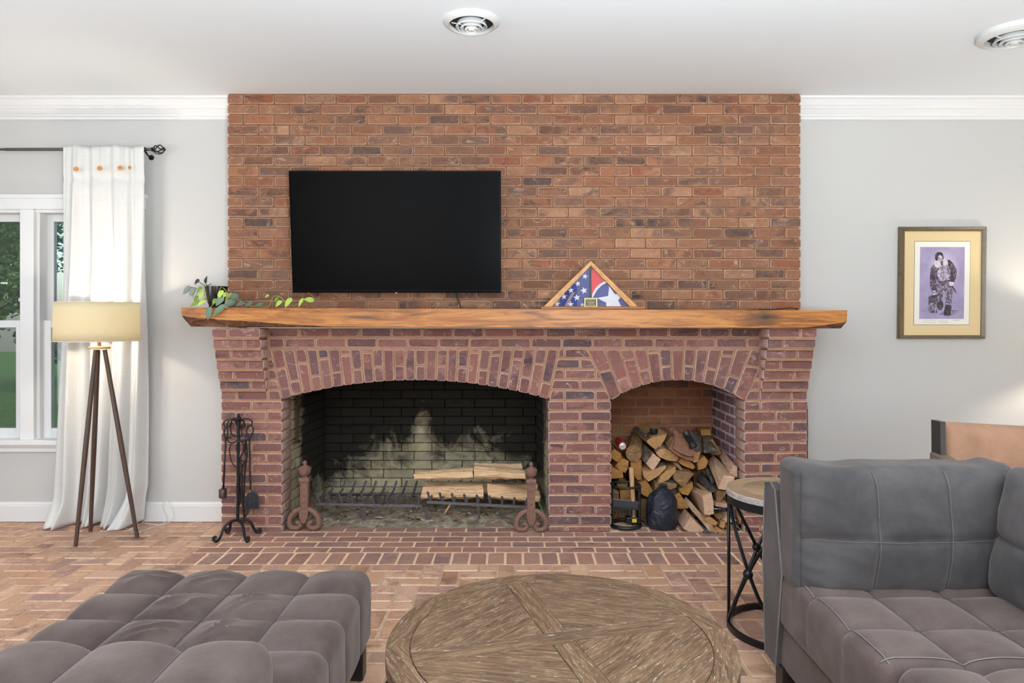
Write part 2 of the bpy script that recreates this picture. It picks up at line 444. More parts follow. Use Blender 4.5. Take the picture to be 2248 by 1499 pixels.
# crown moulding and baseboard: profiles run along X
def run(name, prof, x0, x1, mat):
    m = MB(); m.loft([[(x, y, z) for y, z in prof] for x in (x0, x1)])
    return struct(m.build(name, mat))
cz0 = 2.724
CR = [(WY + .01, CZ), (WY - .105, CZ), (WY - .105, CZ - .014), (WY - .092, CZ - .020), (WY - .080, CZ - .036), (WY - .070, CZ - .052), (WY - .058, CZ - .062),
      (WY - .058, CZ - .070), (WY - .050, CZ - .074), (WY - .030, CZ - .098), (WY - .024, CZ - .104), (WY - .024, cz0 + .022), (WY - .014, cz0 + .016), (WY - .014, cz0), (WY + .01, cz0)]
run('trim_1', CR, XL, BX0 - .003, M_trim); run('trim_2', CR, BX1 + .003, XR, M_trim)
BB = [(WY + .01, 0), (WY - .017, 0), (WY - .017, .105), (WY - .013, .108), (WY - .013, .117), (WY - .008, .121), (WY - .005, .130), (WY + .01, .130)]
run('baseboard_left', BB, XL, BX0 - .003, M_trim); run('baseboard_right', BB, BX1 + .003, XR, M_trim)

# ------------------------------------------------------------------ window
win = bpy.data.objects.new('window_1', None); COL.objects.link(win); struct(win); win.location = (WX0, WY, WZ0)
m = MB()
def casing(m, x0, x1, z0, z1):
    m.box((x0, WY - .022, z0), (x1, WY + .01, z1), bev=.003)
m = MB(); casing(m, WX0 - .09, WX1 + .105, WZ1, WZ1 + .085); m.box((WX0 - .10, WY - .034, WZ1 + .072), (WX1 + .115, WY + .01, WZ1 + .100), bev=.004)
m.build('head_casing', M_trim, win)
m = MB(); casing(m, WX1 - .012, WX1 + .095, WZ0, WZ1); m.build('side_casing', M_trim, win)
m = MB(); casing(m, WX0 - .095, WX0 + .012, WZ0, WZ1); m.build('side_casing', M_trim, win)
m = MB().box((WX0 - .12, WY - .055, WZ0 - .030), (WX1 + .125, WY + .10, WZ0 + .004), bev=.004); m.build('sill', M_trim, win)
m = MB(); AP = [(WY + .01, WZ0 - .030), (WY - .034, WZ0 - .030), (WY - .030, WZ0 - .046), (WY - .020, WZ0 - .056), (WY - .020, WZ0 - .078), (WY - .012, WZ0 - .086), (WY + .01, WZ0 - .090)]
m.loft([[(x, y, z) for y, z in AP] for x in (WX0 - .10, WX1 + .105)]); m.build('apron', M_trim, win)
m = MB()   # jamb lining
m.box((WX0, WY, WZ1 - .02), (WX1, WY + .15, WZ1)); m.box((WX0, WY, WZ0), (WX0 + .02, WY + .15, WZ1)); m.box((WX1 - .02, WY, WZ0), (WX1, WY + .15, WZ1))
m.build('jamb', M_trim, win)
mx0 = P(42, 700, WY).x - .0; mx1 = P(84, 700, WY).x
m = MB().box((mx0 + .018, WY - .020, WZ0), (mx1 - .018, WY + .10, WZ1), bev=.004); m.box((mx0, WY + .012, WZ0), (mx1, WY + .15, WZ1), bev=.004); m.build('mullion', M_trim, win)
def sash(x0, x1, z0, z1, yy, st, rb, rt):
    m = MB()
    m.box((x0, yy, z0), (x0 + st, yy + .036, z1), bev=.003); m.box((x1 - st, yy, z0), (x1, yy + .036, z1), bev=.003)
    m.box((x0 + st, yy, z0), (x1 - st, yy + .036, z0 + rb), bev=.003); m.box((x0 + st, yy, z1 - rt), (x1 - st, yy + .036, z1), bev=.003)
    s = m.build('sash', M_trim, win)
    MB().box((x0 + st - .004, yy + .014, z0 + rb - .004), (x1 - st + .004, yy + .020, z1 - rt + .004)).build('pane', M_glass, s)
zm = P(0, 712, WY + .05).z
for xa, xb in ((WX0 + .02, mx0), (mx1, WX1 - .02)):
    sash(xa, xb, zm - .028, WZ1 - .02, WY + .088, .046, .046, .050)
    sash(xa, xb, WZ0 - .001, zm + .028, WY + .046, .056, .072, .050)

# outside: lawn, bushes and trees beyond the window
M_lawn = plain('lawn_grass', S(92, 128, 62), 0.9, spec=0.1, var=0.35, bump=0.5, bscale=12)
struct(MB().box((-34, WY + .3, -.75), (14, 40, -.55)).build('lawn', M_lawn))
M_bark2 = plain('tree_bark', S(84, 70, 58), 0.9, var=0.3, bump=0.5, bscale=14)
def leaf_mat(name, a, b):
    t = NT(name); t.l(t.ramp(t.noise(t.coord(rnd=False), 2.2, 3), [(0.3, a), (0.7, b)]), t.b.inputs['Base Color']); t.set(Roughness=0.6)
    t.b.inputs['Specular IOR Level'].default_value = 0.25; return t.m
M_lf = [leaf_mat('tree_leaf', S(58, 98, 52), S(110, 150, 84)), leaf_mat('dark_tree_leaf', S(40, 76, 48), S(84, 122, 74))]
def tree(loc, crown, n, size, mat, label, trunk_h, seed):
    r = random.Random(seed); T = thing('garden_tree' if trunk_h > 0.6 else 'garden_shrub', label, 'tree' if trunk_h > 0.6 else 'shrub', loc, 'garden planting')
    m = MB(); L = Vector(loc)
    m.tube([L, L + Vector((.03, 0, trunk_h * .5)), L + Vector((0, .05, trunk_h + crown[2] * .9))], [.11, .09, .03])
    for k in range(7):
        a = r.uniform(0, 6.28); z = trunk_h + crown[2] * r.uniform(.1, .9)
        m.tube([L + Vector((0, 0, z)), L + Vector((math.cos(a) * crown[0] * .7, math.sin(a) * crown[1] * .7, z + crown[2] * .4))], [.03, .01], seg=5)
    m.build('trunk', M_bark2, T)
    m = MB()
    for i in range(n):
        while True:
            q = Vector((r.uniform(-1, 1), r.uniform(-1, 1), r.uniform(-1, 1)))
            if .35 < q.length < 1: break
        lump = 0.8 + 0.35 * noise.noise(q * 2.3 + L)
        c = L + Vector((q.x * crown[0] * lump, q.y * crown[1] * lump, trunk_h + crown[2] + q.z * crown[2] * lump))
        u = Vector((r.gauss(0, 1), r.gauss(0, 1), r.gauss(0, .6))).normalized() * size * r.uniform(.7, 1.3); v = u.orthogonal().normalized() * size * .5
        m.add([c - u, c + v, c + u, c - v], [(0, 1, 2, 3)])
    f = m.build('foliage', mat, T); stuff(f)
tree((-9.0, 11.0, -.55), (1.75, 1.6, 2.4), 11000, .05, M_lf[0], 'broad leafy tree beyond the first bay of the window', 1.3, 1)
tree((-13.2, 12.0, -.55), (1.7, 1.6, 2.2), 3200, .10, M_lf[1], 'dark tree beyond the outer bay of the window', 1.0, 2)
tree((-8.6, 15.6, -.55), (2.2, 1.5, 2.8), 6000, .09, M_lf[1], 'dark tree seen just beside the curtain edge', 1.2, 3)
tree((-13.6, 17.0, -.55), (2.4, 2.0, 3.2), 5200, .14, M_lf[0], 'tall far tree at the end of the lawn', 1.0, 4)
tree((-11.5, 20.6, -.55), (4.4, 1.2, 1.3), 4800, .10, M_lf[1], 'low dark shrub bank at the back of the lawn', 0.1, 5)

# ------------------------------------------------------------------ chimney breast (upper brick wall)
UY = 4.50
chim = thing('chimney_breast', 'brown brick wall above the mantel rising to the ceiling', 'brick wall', (0, UY, 1.43))
MB().box((BX0 + .006, UY + .009, 1.318), (BX1 - .006, WY - .0005, CZ)).build('mortar', M_mu, chim)
pit = 0.0678; top = CZ - .003; npx = 18.5; bp = (BX1 - BX0) / npx
tvr = (640, 380, 1096, 638); cand = []
for r_ in range(21):
    z1 = top - r_ * pit; z0 = z1 - pit
    xs = [BX0] + ([BX0 + bp / 2 + i * bp for i in range(19)] if r_ % 2 == 0 else [BX0 + (i + 1) * bp for i in range(18)] + [BX1])
    for a, b in zip(xs[:-1], xs[1:]):
        jl = 0.0 if a == BX0 else .0055; jr = 0.0 if b >= BX1 - 1e-6 else .0055
        o = place_rect(chim, a + jl, b - jr, z0 + .0055, z1 - .0055, UY, M_bu, proud=.003, depth=(.14 if (a == BX0 or b >= BX1 - 1e-6) else .05))
        x0 = CX + a * F / UY; x1 = CX + b * F / UY; y0 = HY - (z1 - H) * F / UY; y1 = HY - (z0 - H) * F / UY
        ar = (x1 - x0) * (y1 - y0); ov = max(0, min(x1, tvr[2]) - max(x0, tvr[0])) * max(0, min(y1, tvr[3]) - max(y0, tvr[1]))
        ov += max(0, min(x1, 1360) - max(x0, 1230)) * max(0, min(y1, 676) - max(y0, 610)); ov += (x1 - x0) * max(0, min(y1, 700) - max(y0, 678))
        cand.append((ar - ov, len(cand), o))
cand.sort(reverse=True)
join_objects([c[2] for c in cand[300:]], 'covered_bricks', chim)

# ------------------------------------------------------------------ fireplace surround
FY = 4.40
SP_L = (618.6, 1204.6, 876.0, 835.0); SP_R = (1341.7, 1633.8, 878.2, 834.6)
def arch_geo(sp, lean):
    x0 = (sp[0] - CX) * FY / F; x1 = (sp[1] - CX) * FY / F; zs = H + (HY - sp[2]) * FY / F; zc = H + (HY - sp[3]) * FY / F
    a = (x1 - x0) / 2; h = zc - zs; rad = (a * a + h * h) / (2 * h)
    return dict(x0=x0, x1=x1, xc=(x0 + x1) / 2, zs=zs, zc=zc, a=a, r=rad, oz=zc - rad, L=a / lean)
AL = arch_geo(SP_L, .205); AR = arch_geo(SP_R, .47)
ZT = 1.1794; RP = 0.0672      # flat top of the arches, course pitch
def under(x):
    for g in (AL, AR):
        if g['x0'] < x < g['x1']: return g['oz'] + math.sqrt(g['r'] ** 2 - (x - g['xc']) ** 2)
    return 0.0
fp = thing('brick_fireplace', 'reddish brick fireplace surround with two arched openings and corbelled pilasters', 'fireplace', (0, FY, 0))
m = MB()
my = FY + .008; e = .006
edges = sorted(set([BX0 + e, BX1 - e] + [g['x0'] - e for g in (AL, AR)] + [g['x1'] + e for g in (AL, AR)] + [g['x0'] + (g['x1'] - g['x0']) * i / 32 for g in (AL, AR) for i in range(33)]))
def under_m(x):
    for g in (AL, AR):
        if g['x0'] - e - 1e-9 < x < g['x1'] + e + 1e-9: return e + g['oz'] + math.sqrt(g['r'] ** 2 - (min(g['a'], abs(x - g['xc']))) ** 2)
    return 0.0
for a, b in zip(edges[:-1], edges[1:]):
    za, zb = (under_m(a), under_m(b)) if under_m((a + b) / 2) else (.0036, .0036)
    m.loft([[(a, my, za), (b, my, zb), (b, my, 1.3105), (a, my, 1.3105)], [(a, FY + .19, za), (b, FY + .19, zb), (b, FY + .19, 1.3105), (a, FY + .19, 1.3105)]])
m.box((BX0 + e, FY + .185, .0036), (AL['x0'] - .175, WY - .0005, 1.3105)); m.box((AR['x1'] + .152, FY + .185, .0036), (BX1 - e, WY - .0005, 1.3105))
PX0, PX1 = -1.575, 1.600
for k in range(14, 20):
    yk = FY - .0235 * (k - 13)
    for a, b in ((BX0 + .006, PX0 - .006), (PX1 + .006, BX1 - .006)):
        m.box((a, yk + .009, ZT - (18 - k) * RP - .004), (b, FY + .02, ZT - (17 - k) * RP + .001))
m.build('mortar', M_ml, fp)
def rowz(k): 
    z1 = ZT - (17 - k) * RP; return z1 - .0555, z1 - .001
J = .0055
def course(x0, x1, k, cuts, Y, depth=.06, lj=True, rj=True, ends=.186):
    z0, z1 = rowz(k); z0 = max(z0, .0036)
    xs = [x0] + cuts + [x1]
    for i, (a, b) in enumerate(zip(xs[:-1], xs[1:])):
        end = (i == 0 or i == len(xs) - 2)
        place_rect(fp, a + (J if i else 0), b - (J if i < len(xs) - 2 else 0), z0, z1, Y, M_bl, proud=.0025, depth=ends if end else depth, variants=5)
PW = .1985
jl1 = AL['x0']; mp0, mp1 = AL['x1'], AR['x0']; rj0 = AR['x1']
for k in range(13):
    odd = (k % 2 == 0)
    for a, b, par in ((BX0, jl1, not odd), (mp0, mp1, odd), (rj0, BX1, odd)):
        wd = b - a
        # k = 12: left pier two stretchers, the others half-full-half
        cuts = [a + wd * .26, a + wd * .75] if par else [a + wd * .5]
        course(a, b, k, cuts, FY)
for k in range(13, 20):           # corbelled pilasters
    yk = FY - .0235 * (k - 13)
    for a, b, par in ((BX0, PX0, k % 2 == 0), (PX1, BX1, k % 2 == 1)):
        course(a, b, k, [a + (b - a) * (.66 if par else .34)], yk, depth=.10, ends=.03 + .0235 * (k - 13) + .06)
for k in (18, 19):                # two level courses above the arches
    xs = []; x = PX0 + (PW * .55 if k == 18 else PW * 1.02)
    while x < PX1 - .05: xs.append(x); x += PW
    course(PX0 + .012, PX1 - .004, k, xs, FY + (.002 if k == 18 else .004), ends=.06)
# pieces between the skewbacks
sl = (AL['a']) / AL['L']; sr = AR['a'] / AR['L']
def edge_x(g, side, z): return (g['xc'] + side * g['a'] * (1 + (z - g['zs']) / g['L']))
for k in range(13, 18):
    z0, z1 = rowz(k)
    def region(xa, xb, cuts, cl):
        xs = [xa] + cuts + [xb]
        for a, b in zip(xs[:-1], xs[1:]):
            q = [(a + J, z0), (b - J, z0), (b - J, z1), (a + J, z1)]
            for c in cl: q = clip(q, *c)
            if len(q) > 2 and abs(p_area(q)) > .0004: place_poly(fp, q, FY, M_bl, depth=.05)
    # half planes: right of left arch, left of right arch
    sL = AL['a'] / AL['L']; sR = AR['a'] / AR['L']; jj = .006
    cR = (-1, sL, -(AL['xc'] + AL['a'] - sL * AL['zs']) - jj)
    cL2 = (1, sR, (AR['xc'] - AR['a'] + sR * AR['zs']) - jj)
    mid = (mp0 + mp1) / 2
    region(mp0 - .02, mp1 + .02, [mid + (-.1 if k % 2 else 0.0)] + ([mid + .1] if k % 2 else []), [cR, cL2])
    cLl = (1, sL, (AL['xc'] - AL['a'] + sL * AL['zs']) - jj)
    region(PX0 + .004, AL['x0'] + .05, [], [cLl])
    cRr = (-1, sR, -(AR['xc'] + AR['a'] - sR * AR['zs']) - jj)
    region(AR['x1'], PX1 - .002, [], [cRr])
def fan(g, n, xlo, xhi):
    px_, pz = g['xc'], g['zs'] - g['L']
    def ray(i):
        x = g['xc'] - g['a'] + 2 * g['a'] * i / n; z = g['oz'] + math.sqrt(max(0, g['r'] ** 2 - (x - g['xc']) ** 2))
        return (x, z), (px_ + (x - px_) * (ZT - pz) / (z - pz), ZT)
    for i in range(n):
        (b0, t0), (b1, t1) = ray(i), ray(i + 1)
        ln = math.hypot(t0[0] - b0[0], t0[1] - b0[1])
        def at(f0, f1):
            l = lambda p, q, f: (p[0] + (q[0] - p[0]) * f, p[1] + (q[1] - p[1]) * f)
            return [l(b0, t0, f0), l(b1, t1, f0), l(b1, t1, f1), l(b0, t0, f1)]
        full = .198 / ln; half = .096 / ln
        if i % 2 == 0: seg = [0, full] if full < .93 else [0]
        else: seg = [0, half]
        if 1 - seg[-1] > .255 / ln: seg.append(min(.97, seg[-1] + full))
        seg = [s for s in seg if s < .93] + [1]
        for f0, f1 in zip(seg[:-1], seg[1:]):
            q = inset(at(f0, f1), .0056)
            if f0 == 0: q = inset(at(-.02, f1), .0056)
            q = clip(clip(q, -1, 0, -xlo), 1, 0, xhi)
            if len(q) > 2 and abs(p_area(q)) > .0006: place_poly(fp, q, FY, M_bl, depth=.183, proud=.003)
fan(AL, 26, PX0 + .006, 9); fan(AR, 13, -9, PX1 - .006)

# ------------------------------------------------------------------ firebox
fb = thing('firebox', 'deep soot-blackened firebrick firebox behind the wide arch', 'firebox', (-.63, 4.9, 0))
BY = 5.30; bx0, bx1 = -1.445, .1855; fx0, fx1 = AL['x0'] - .012, AL['x1'] + .012
m = MB(); m.box((bx0 - .2, BY + .008, -.02), (bx1 + .2, BY + .2, 1.25))
for (xa, xb, s) in ((fx0, bx0, -1), (fx1, bx1, 1)):
    o1 = s * .006; o2 = s * .15
    m.loft([[(xa + o1, FY + .1905, -.004), (xb + o1, BY + .03, -.004), (xb + o2, BY + .03, -.004), (xa + o2, FY + .1905, -.004)], [(xa + o1, FY + .19, 1.25), (xb + o1, BY + .03, 1.25), (xb + o2, BY + .03, 1.25), (xa + o2, FY + .19, 1.25)]])
m.box((-1.64, FY + .1905, 1.20), (.5, BY + .2, 1.28))
m.build('mortar', M_ms, fb)
for k in range(17):
    z0 = .004 + k * .0685; z1 = z0 + .0625; x = bx0 - (.118 if k % 2 else 0.02); 
    while x < bx1:
        a = max(x, bx0 - .01); b = min(x + .230, bx1 + .01)
        if b - a > .03: place_rect(fb, a, b, z0, z1, BY, M_bs, proud=.002, wear=.004, bev=.003, variants=4)
        x += .236
    for (xa, xb, s) in ((fx0, bx0, 1), (fx1, bx1, -1)):
        ang = math.atan2(xb - xa, BY - FY - .19); y = FY + .195 - (.11 if k % 2 else 0)
        while y < BY - .02:
            a = max(y, FY + .195); b = min(y + .230, BY - .004); yc = (a + b) / 2; f = (yc - FY - .19) / (BY - FY - .19)
            if b - a > .04:
                me = rect_mesh(round(b - a, 2), z1 - z0, M_bs, 3, wear=.004, bev=.003)
                o = link('brick', me, fb, Vector((xa + (xb - xa) * f, yc, (z0 + z1) / 2))); o.rotation_euler = (0, 0, (D(90) if s > 0 else D(-90)) - ang)
            y += .236
# jamb brackets of the old swinging crane
for X, s in ((AL['x0'] + .018, 1), (AL['x1'] - .012, -1)):
    y0 = FY + .26
    m = MB(); m.box((X - .008, y0 - .010, .545), (X + .008, y0 + .010, .90), bev=.002); m.box((X - .012, y0 - .05, .53), (X + .018 * s, y0 + .03, .545), bev=.002)
    m.tube(smoothpath([(X, y0 + .01, .66), (X + .004 * s, y0 + .04, .76), (X + .01 * s, y0 + .12, .85), (X + .015 * s, y0 + .25, .885)], 6), .006, seg=6)
    m.build('iron_bracket', M_brk, fb)
# bed of ash and charcoal
M_ash = NT('ash'); v_ = M_ash.coord(rnd=False)
c_ = M_ash.ramp(M_ash.noise(v_, 11, 8, 0.8, 0.7), [(0.30, S(58, 50, 42)), (0.46, S(136, 122, 102)), (0.60, S(186, 174, 154)), (0.75, S(226, 220, 208))])
M_ash.set(Base_Color=c_, Roughness=1.0); M_ash.bump(M_ash.noise(v_, 60, 5, 0.8), 0.9, 0.01); M_ash = M_ash.m
m = MB(); NX, NY = 90, 50; g = []
for j in range(NY + 1):
    for i in range(NX + 1):
        x = fx0 + .014 + .040 * j / NY + (fx1 - fx0 - .03 - .095 * j / NY) * i / NX; y = 4.478 + (5.295 - 4.478) * j / NY
        n_ = noise.noise(Vector((x * 5, y * 5, 0))) + .6 * noise.noise(Vector((x * 17, y * 17, 3))) + .35 * noise.noise(Vector((x * 45, y * 45, 7)))
        edge_ = min(1, max(0, (y - 4.478 - .03 * noise.noise(Vector((x * 6, 1, 0)))) / .16))
        g.append((x, y, -.004 + edge_ * (.016 + .016 * n_)))
m.add(g, [(j * (NX + 1) + i, j * (NX + 1) + i + 1, (j + 1) * (NX + 1) + i + 1, (j + 1) * (NX + 1) + i) for j in range(NY) for i in range(NX)], 0, True)
ash = stuff(m.build('ash_bed', M_ash)); ash['label'] = 'grey ash bed with charcoal under the fire grates'; ash['category'] = 'ash'
m = MB(); rr = random.Random(4)
for i in range(420):
    x = rr.uniform(fx0 + .05, fx1 - .05); y = rr.uniform(4.56, 5.2); z = .012 + .012 * rr.random(); a = rr.uniform(0, 3.14); L = rr.uniform(.006, .028); wv = rr.uniform(.003, .009)
    dx, dy = math.cos(a) * L, math.sin(a) * L; ex, ey = -math.sin(a) * wv, math.cos(a) * wv; hz = rr.uniform(.003, .01)
    m.add([(x - dx, y - dy, z), (x + ex, y + ey, z + hz * .4), (x + dx, y + dy, z + hz * .6), (x - ex, y - ey, z + hz)], [(0, 1, 3), (1, 2, 3)], rr.choice([0, 0, 0, 1, 2]))
ch = stuff(m.build('wood_chips', [plain('chip_wood', S(168, 122, 84), .9), plain('chip_char', S(38, 34, 32), .9), plain('chip_ash', S(205, 200, 192), .9)]))
ch['label'] = 'scattered wood chips and charcoal bits on the ash'; ch['category'] = 'wood chips'

# ------------------------------------------------------------------ firewood niche
ni = thing('wood_niche', 'arched brick niche beside the firebox, filled with firewood', 'niche', (1.07, 4.75, 0))
NB = 5.11; nx0, nx1 = AR['x0'] - .004, AR['x1'] - .002
m = MB(); m.box((nx0 - .1, NB + .007, -.02), (nx1 + .05, NB + .15, 1.2)); m.box((nx0 - .10, FY + .1905, -.004), (nx0 - .004, NB + .1, 1.2)); m.box((nx0 - .1, FY + .1905, 1.10), (nx1 + .1, NB + .1, 1.2))
m.build('mortar', M_mn, ni)
MB().box((nx1 + .006, FY + .1905, -.02), (nx1 + .15, NB + .1, 1.2)).build('side_mortar', M_mnr, ni)
for k in range(17):
    z0 = max(-.002, ZT - (17 - k) * RP - .0555); z1 = ZT - (17 - k) * RP - .001; x = nx0 - (.10 if k % 2 else 0)
    while x < nx1:
        a, b = max(x, nx0), min(x + .1875, nx1 + .004)
        if b - a > .03: place_rect(ni, a, b, z0, z1, NB, M_bn, variants=4)
        x += .1985
    y = FY + .192 - (.10 if k % 2 else 0)
    while y < NB:
        a, b = max(y, FY + .192), min(y + .0885 + (.099 if True else 0), NB - .004)
        if b - a > .03:
            o = link('brick', rect_mesh(round(b - a, 2), z1 - z0, M_bnr, 3), ni, Vector((nx1, (a + b) / 2, (z0 + z1) / 2))); o.rotation_euler = (0, 0, D(-90))
        y += .1985

# ------------------------------------------------------------------ hearth
hearth = thing('hearth', 'brick hearth at floor level with a soldier course along its front edge', 'hearth', (0, 4.2, 0))
HX0, HX1, HS0, HS1 = -1.882, 1.905, 3.822, 4.0165
MB().box((HX0 + .004, HS0 + .004, -.05), (HX1 - .004, FY + .2, -.0028)).build('mortar', M_mh, hearth)
MB().box((fx0 + .04, FY + .12, -.05), (fx1 - .06, BY - .02, -.004)).build('mortar', M_mh, hearth)
MB().box((nx0 + .003, FY + .12, -.05), (nx1 - .003, NB - .002, -.004)).build('mortar', M_mh, hearth)
FR = (D(-90), 0, 0)
def fbrick(par, x0, x1, y0, y1, mat, **kw):
    me = rect_mesh(round(x1 - x0, 3), round(y1 - y0, 3), mat, 8, depth=.03, bev=.004, wear=.007, **kw)
    o = link('brick', me, par, Vector(((x0 + x1) / 2, (y0 + y1) / 2, R.uniform(-.0012, .0016)))); o.rotation_euler = (FR[0] + R.uniform(-.006, .006), R.uniform(-.006, .006), 0); return o
n = 37; sw = (HX1 - HX0) / n
for i in range(n): fbrick(hearth, HX0 + i * sw + .0055, HX0 + (i + 1) * sw - .0055, HS0 + .003, HS1 - .005, M_bh)
for j in range(7):
    y0 = HS1 + j * .0966; y1 = y0 + .0966; x = HX0 - (.099 if j % 2 else .0)
    while x < HX1:
        a, b = max(x, HX0), min(x + .198, HX1)
        if b - a > .03:
            if y0 < FY - .03 or (fx0 < a and b < fx1 and y1 < 4.62) or (nx0 < a + .02 and b < nx1 and y1 < 4.72):
                fbrick(hearth, a + .005, b - .005, y0 + .005, y1 - .005, M_bh)
        x += .198

# ------------------------------------------------------------------ main floor: herringbone of 2 x 1 bricks
u = .1; occ = [[(0, 1499), (0, 1420), (290, 1262), (817, 1270), (817, 1440), (600, 1499)], [(1675, 1060), (2248, 1000), (2248, 1499), (1697, 1499)]]
occ.append([(1237 + 388 * math.cos(a_ / 10 * math.pi), 1420 - 160 * math.sin(a_ / 10 * math.pi)) for a_ in range(11)] + [(850, 1499), (1626, 1499)])
def inside(p, poly):
    c = False
    for i in range(len(poly)):
        a, b = poly[i - 1], poly[i]
        if (a[1] > p[1]) != (b[1] > p[1]) and p[0] < (b[0] - a[0]) * (p[1] - a[1]) / (b[1] - a[1]) + a[0]: c = not c
    return c
cand = []
oy = HS0 - .001; ox = HX0
for j in range(-30, 22):
    for i in range(-29, 64):
        k = (j - i) % 4
        y1 = oy - j * u; y0 = y1 - u; x0 = ox + i * u; x1 = x0 + u
        if k == 1: x1 = x0 + 2 * u
        elif k == 2: y0 = y1 - 2 * u
        else: continue
        q = [(x0 + .006, y0 + .006), (x1 - .006, y0 + .006), (x1 - .006, y1 - .006), (x0 + .006, y1 - .006)]
        q = clip(q, 0, 1, WY - .02)
        if len(q) < 3: continue
        full = True
        if max(p[1] for p in q) > HS0 - .003 and max(p[0] for p in q) > HX0 - .003 and min(p[0] for p in q) < HX1 + .003:
            cxm = sum(p[0] for p in q) / len(q); cym = sum(p[1] for p in q) / len(q)
            if HX0 < cxm < HX1 and cym > HS0:
                q2 = clip(q, 0, 1, HS0 - .004)
                if len(q2) < 3: q2 = clip(q, 1, 0, HX0 - .005) if cxm < 0 else clip(q, -1, 0, -HX1 - .005)
                q = q2
            elif cym <= HS0: q = clip(q, 0, 1, HS0 - .004)
            elif cxm < HX0: q = clip(q, 1, 0, HX0 - .005)
            else: q = clip(q, -1, 0, -HX1 - .005)
            full = False
        if len(q) < 3 or abs(p_area(q)) < .0006 or min(p[1] for p in q) < .6: continue
        if abs(abs(p_area(q)) - (.188 * .088)) > 1e-4: full = False
        pp = [(CX + p[0] * F / p[1], HY + H * F / p[1]) for p in q]; pc = (sum(p[0] for p in pp) / len(pp), sum(p[1] for p in pp) / len(pp))
        if pc[0] < -500 or pc[0] > 2750: continue
        vis = sum(1 for p in pp + [pc] if -5 < p[0] < 2253 and p[1] < 1504 and not any(inside(p, o_) for o_ in occ)) / (len(pp) + 1)
        if full: o = fbrick(floor, x0 + .006, x1 - .006, y0 + .006, y1 - .006, M_bf)
        else:
            cx_ = sum(p[0] for p in q) / len(q); cy_ = sum(p[1] for p in q) / len(q)
            me = brick_mesh([(p[0] - cx_, p[1] - cy_) for p in q], M_bf, depth=.03, bev=.004, wear=.007)
            o = link('brick', me, floor, Vector((cx_, cy_, R.uniform(-.0012, .0012)))); o.rotation_euler = FR
        cand.append((abs(p_area(pp)) * vis, len(cand), o))
cand.sort(reverse=True)
join_objects([c[2] for c in cand[300:]], 'far_bricks', floor)
# ------------------------------------------------------------------ mantel beam
def mant_mat():
    t = NT('mantel_wood'); v = t.coord((0.9, 9, 9), rnd=False)
    f = t.noise(v, 2.6, 8, 0.62, 1.6)
    c = t.ramp(f, [(0.28, S(106, 64, 28)), (0.42, S(156, 98, 40)), (0.55, S(186, 124, 54)), (0.72, S(198, 142, 74))])
    g = t.noise(t.coord((1.2, 40, 40), rnd=False), 3, 4, 0.7)
    c = t.mix(0.45, c, t.ramp(g, [(0.3, S(64, 44, 30)), (0.7, S(210, 196, 180))]), 'SOFT_LIGHT')
    # dark heartwood around one big knot near the right end, and a smaller streak in the left half
    ps = t.n('ShaderNodeNewGeometry').outputs['Position']
    for (kx, kz, sx, sz, r0, r1, col) in ((1.566, 1.384, 1.0, 1.9, .035, .135, S(84, 50, 26)), (1.566, 1.384, 1.0, 1.6, .008, .024, S(38, 26, 18)), (-.93, 1.385, .24, 3.0, .01, .055, S(92, 52, 28)), (-.45, 1.37, .16, 3.0, .01, .05, S(150, 84, 30))):
        mp = t.n('ShaderNodeMapping'); mp.inputs['Location'].default_value = (-kx * sx, 0, -kz * sz); mp.inputs['Scale'].default_value = (sx, 0.0, sz)
        t.l(ps, mp.inputs[0]); ln = t.n('ShaderNodeVectorMath', operation='LENGTH'); t.l(mp.outputs[0], ln.inputs[0])
        d = t.math('ADD', ln.outputs['Value'], t.math('MULTIPLY', t.math('SUBTRACT', f, 0.5), 0.08))
        c = t.mix(t.ramp(d, [(r0, 0.85), (r1, 0.0)]), c, col)
    t.set(Base_Color=c, Roughness=0.36); t.bump(g, 0.12, 0.003); return t.m
M_mant = mant_mat()
t = NT('live_edge_bark'); f = t.noise(t.coord((5, 12, 12), rnd=False), 3, 7, 0.75, 0.8)
t.set(Base_Color=t.ramp(f, [(0.34, S(50, 32, 24)), (0.5, S(96, 58, 34)), (0.66, S(150, 98, 58))]), Roughness=0.8); t.bump(f, 1.0, 0.012); M_bark = t.m
MY = 4.22
mx0_, mx1_ = P(397, 0, MY).x, P(1860, 0, MY).x
def mtop(x): return P(0, 675 + 6 * (x - mx0_) / (mx1_ - mx0_), MY).z
def mbot(x): return P(0, 717 + 4 * (x - mx0_) / (mx1_ - mx0_), MY).z
mantel = thing('mantelpiece', 'thick honey-brown wooden mantel beam with a rough live edge', 'mantel', (0, MY, 1.32))
m = MB(); N = 150; rings = []; bark = []
for i in range(N + 1):
    x = mx0_ + (mx1_ - mx0_) * i / N; pxl = CX + x * F / MY
    n_ = noise.noise(Vector((x * 6, 0, 4))) + .6 * noise.noise(Vector((x * 19, 2, 4)))
    tl, tr_ = mtop(x), mbot(x)
    li = max(0, 1 - (pxl - 397) / 330.0); ri = max(0, 1 - (1862 - pxl) / 110.0)
    hgt = max(.0035, li * .062 + ri * .040 + n_ * .006 * (0.35 + 1.6 * max(li, ri)))
    ind = max(.003, li * .030 + ri * .025 + .004 * n_)
    zl = tr_ + hgt
    j1 = .004 * noise.noise(Vector((x * 30, 5, 1)))
    rings.append([(x, 4.494, tl), (x, MY + .003, tl), (x, MY, tl - .004), (x, MY + .001, zl), (x, MY + ind * .5 + j1 * max(li, ri), zl - (zl - tr_) * .35), (x, MY + ind, tr_ + .003), (x, MY + ind + .004, tr_), (x, 4.494, tr_)])
    bark.append(max(li, ri))
n8 = 8; o = len(m.v)
sh = .018
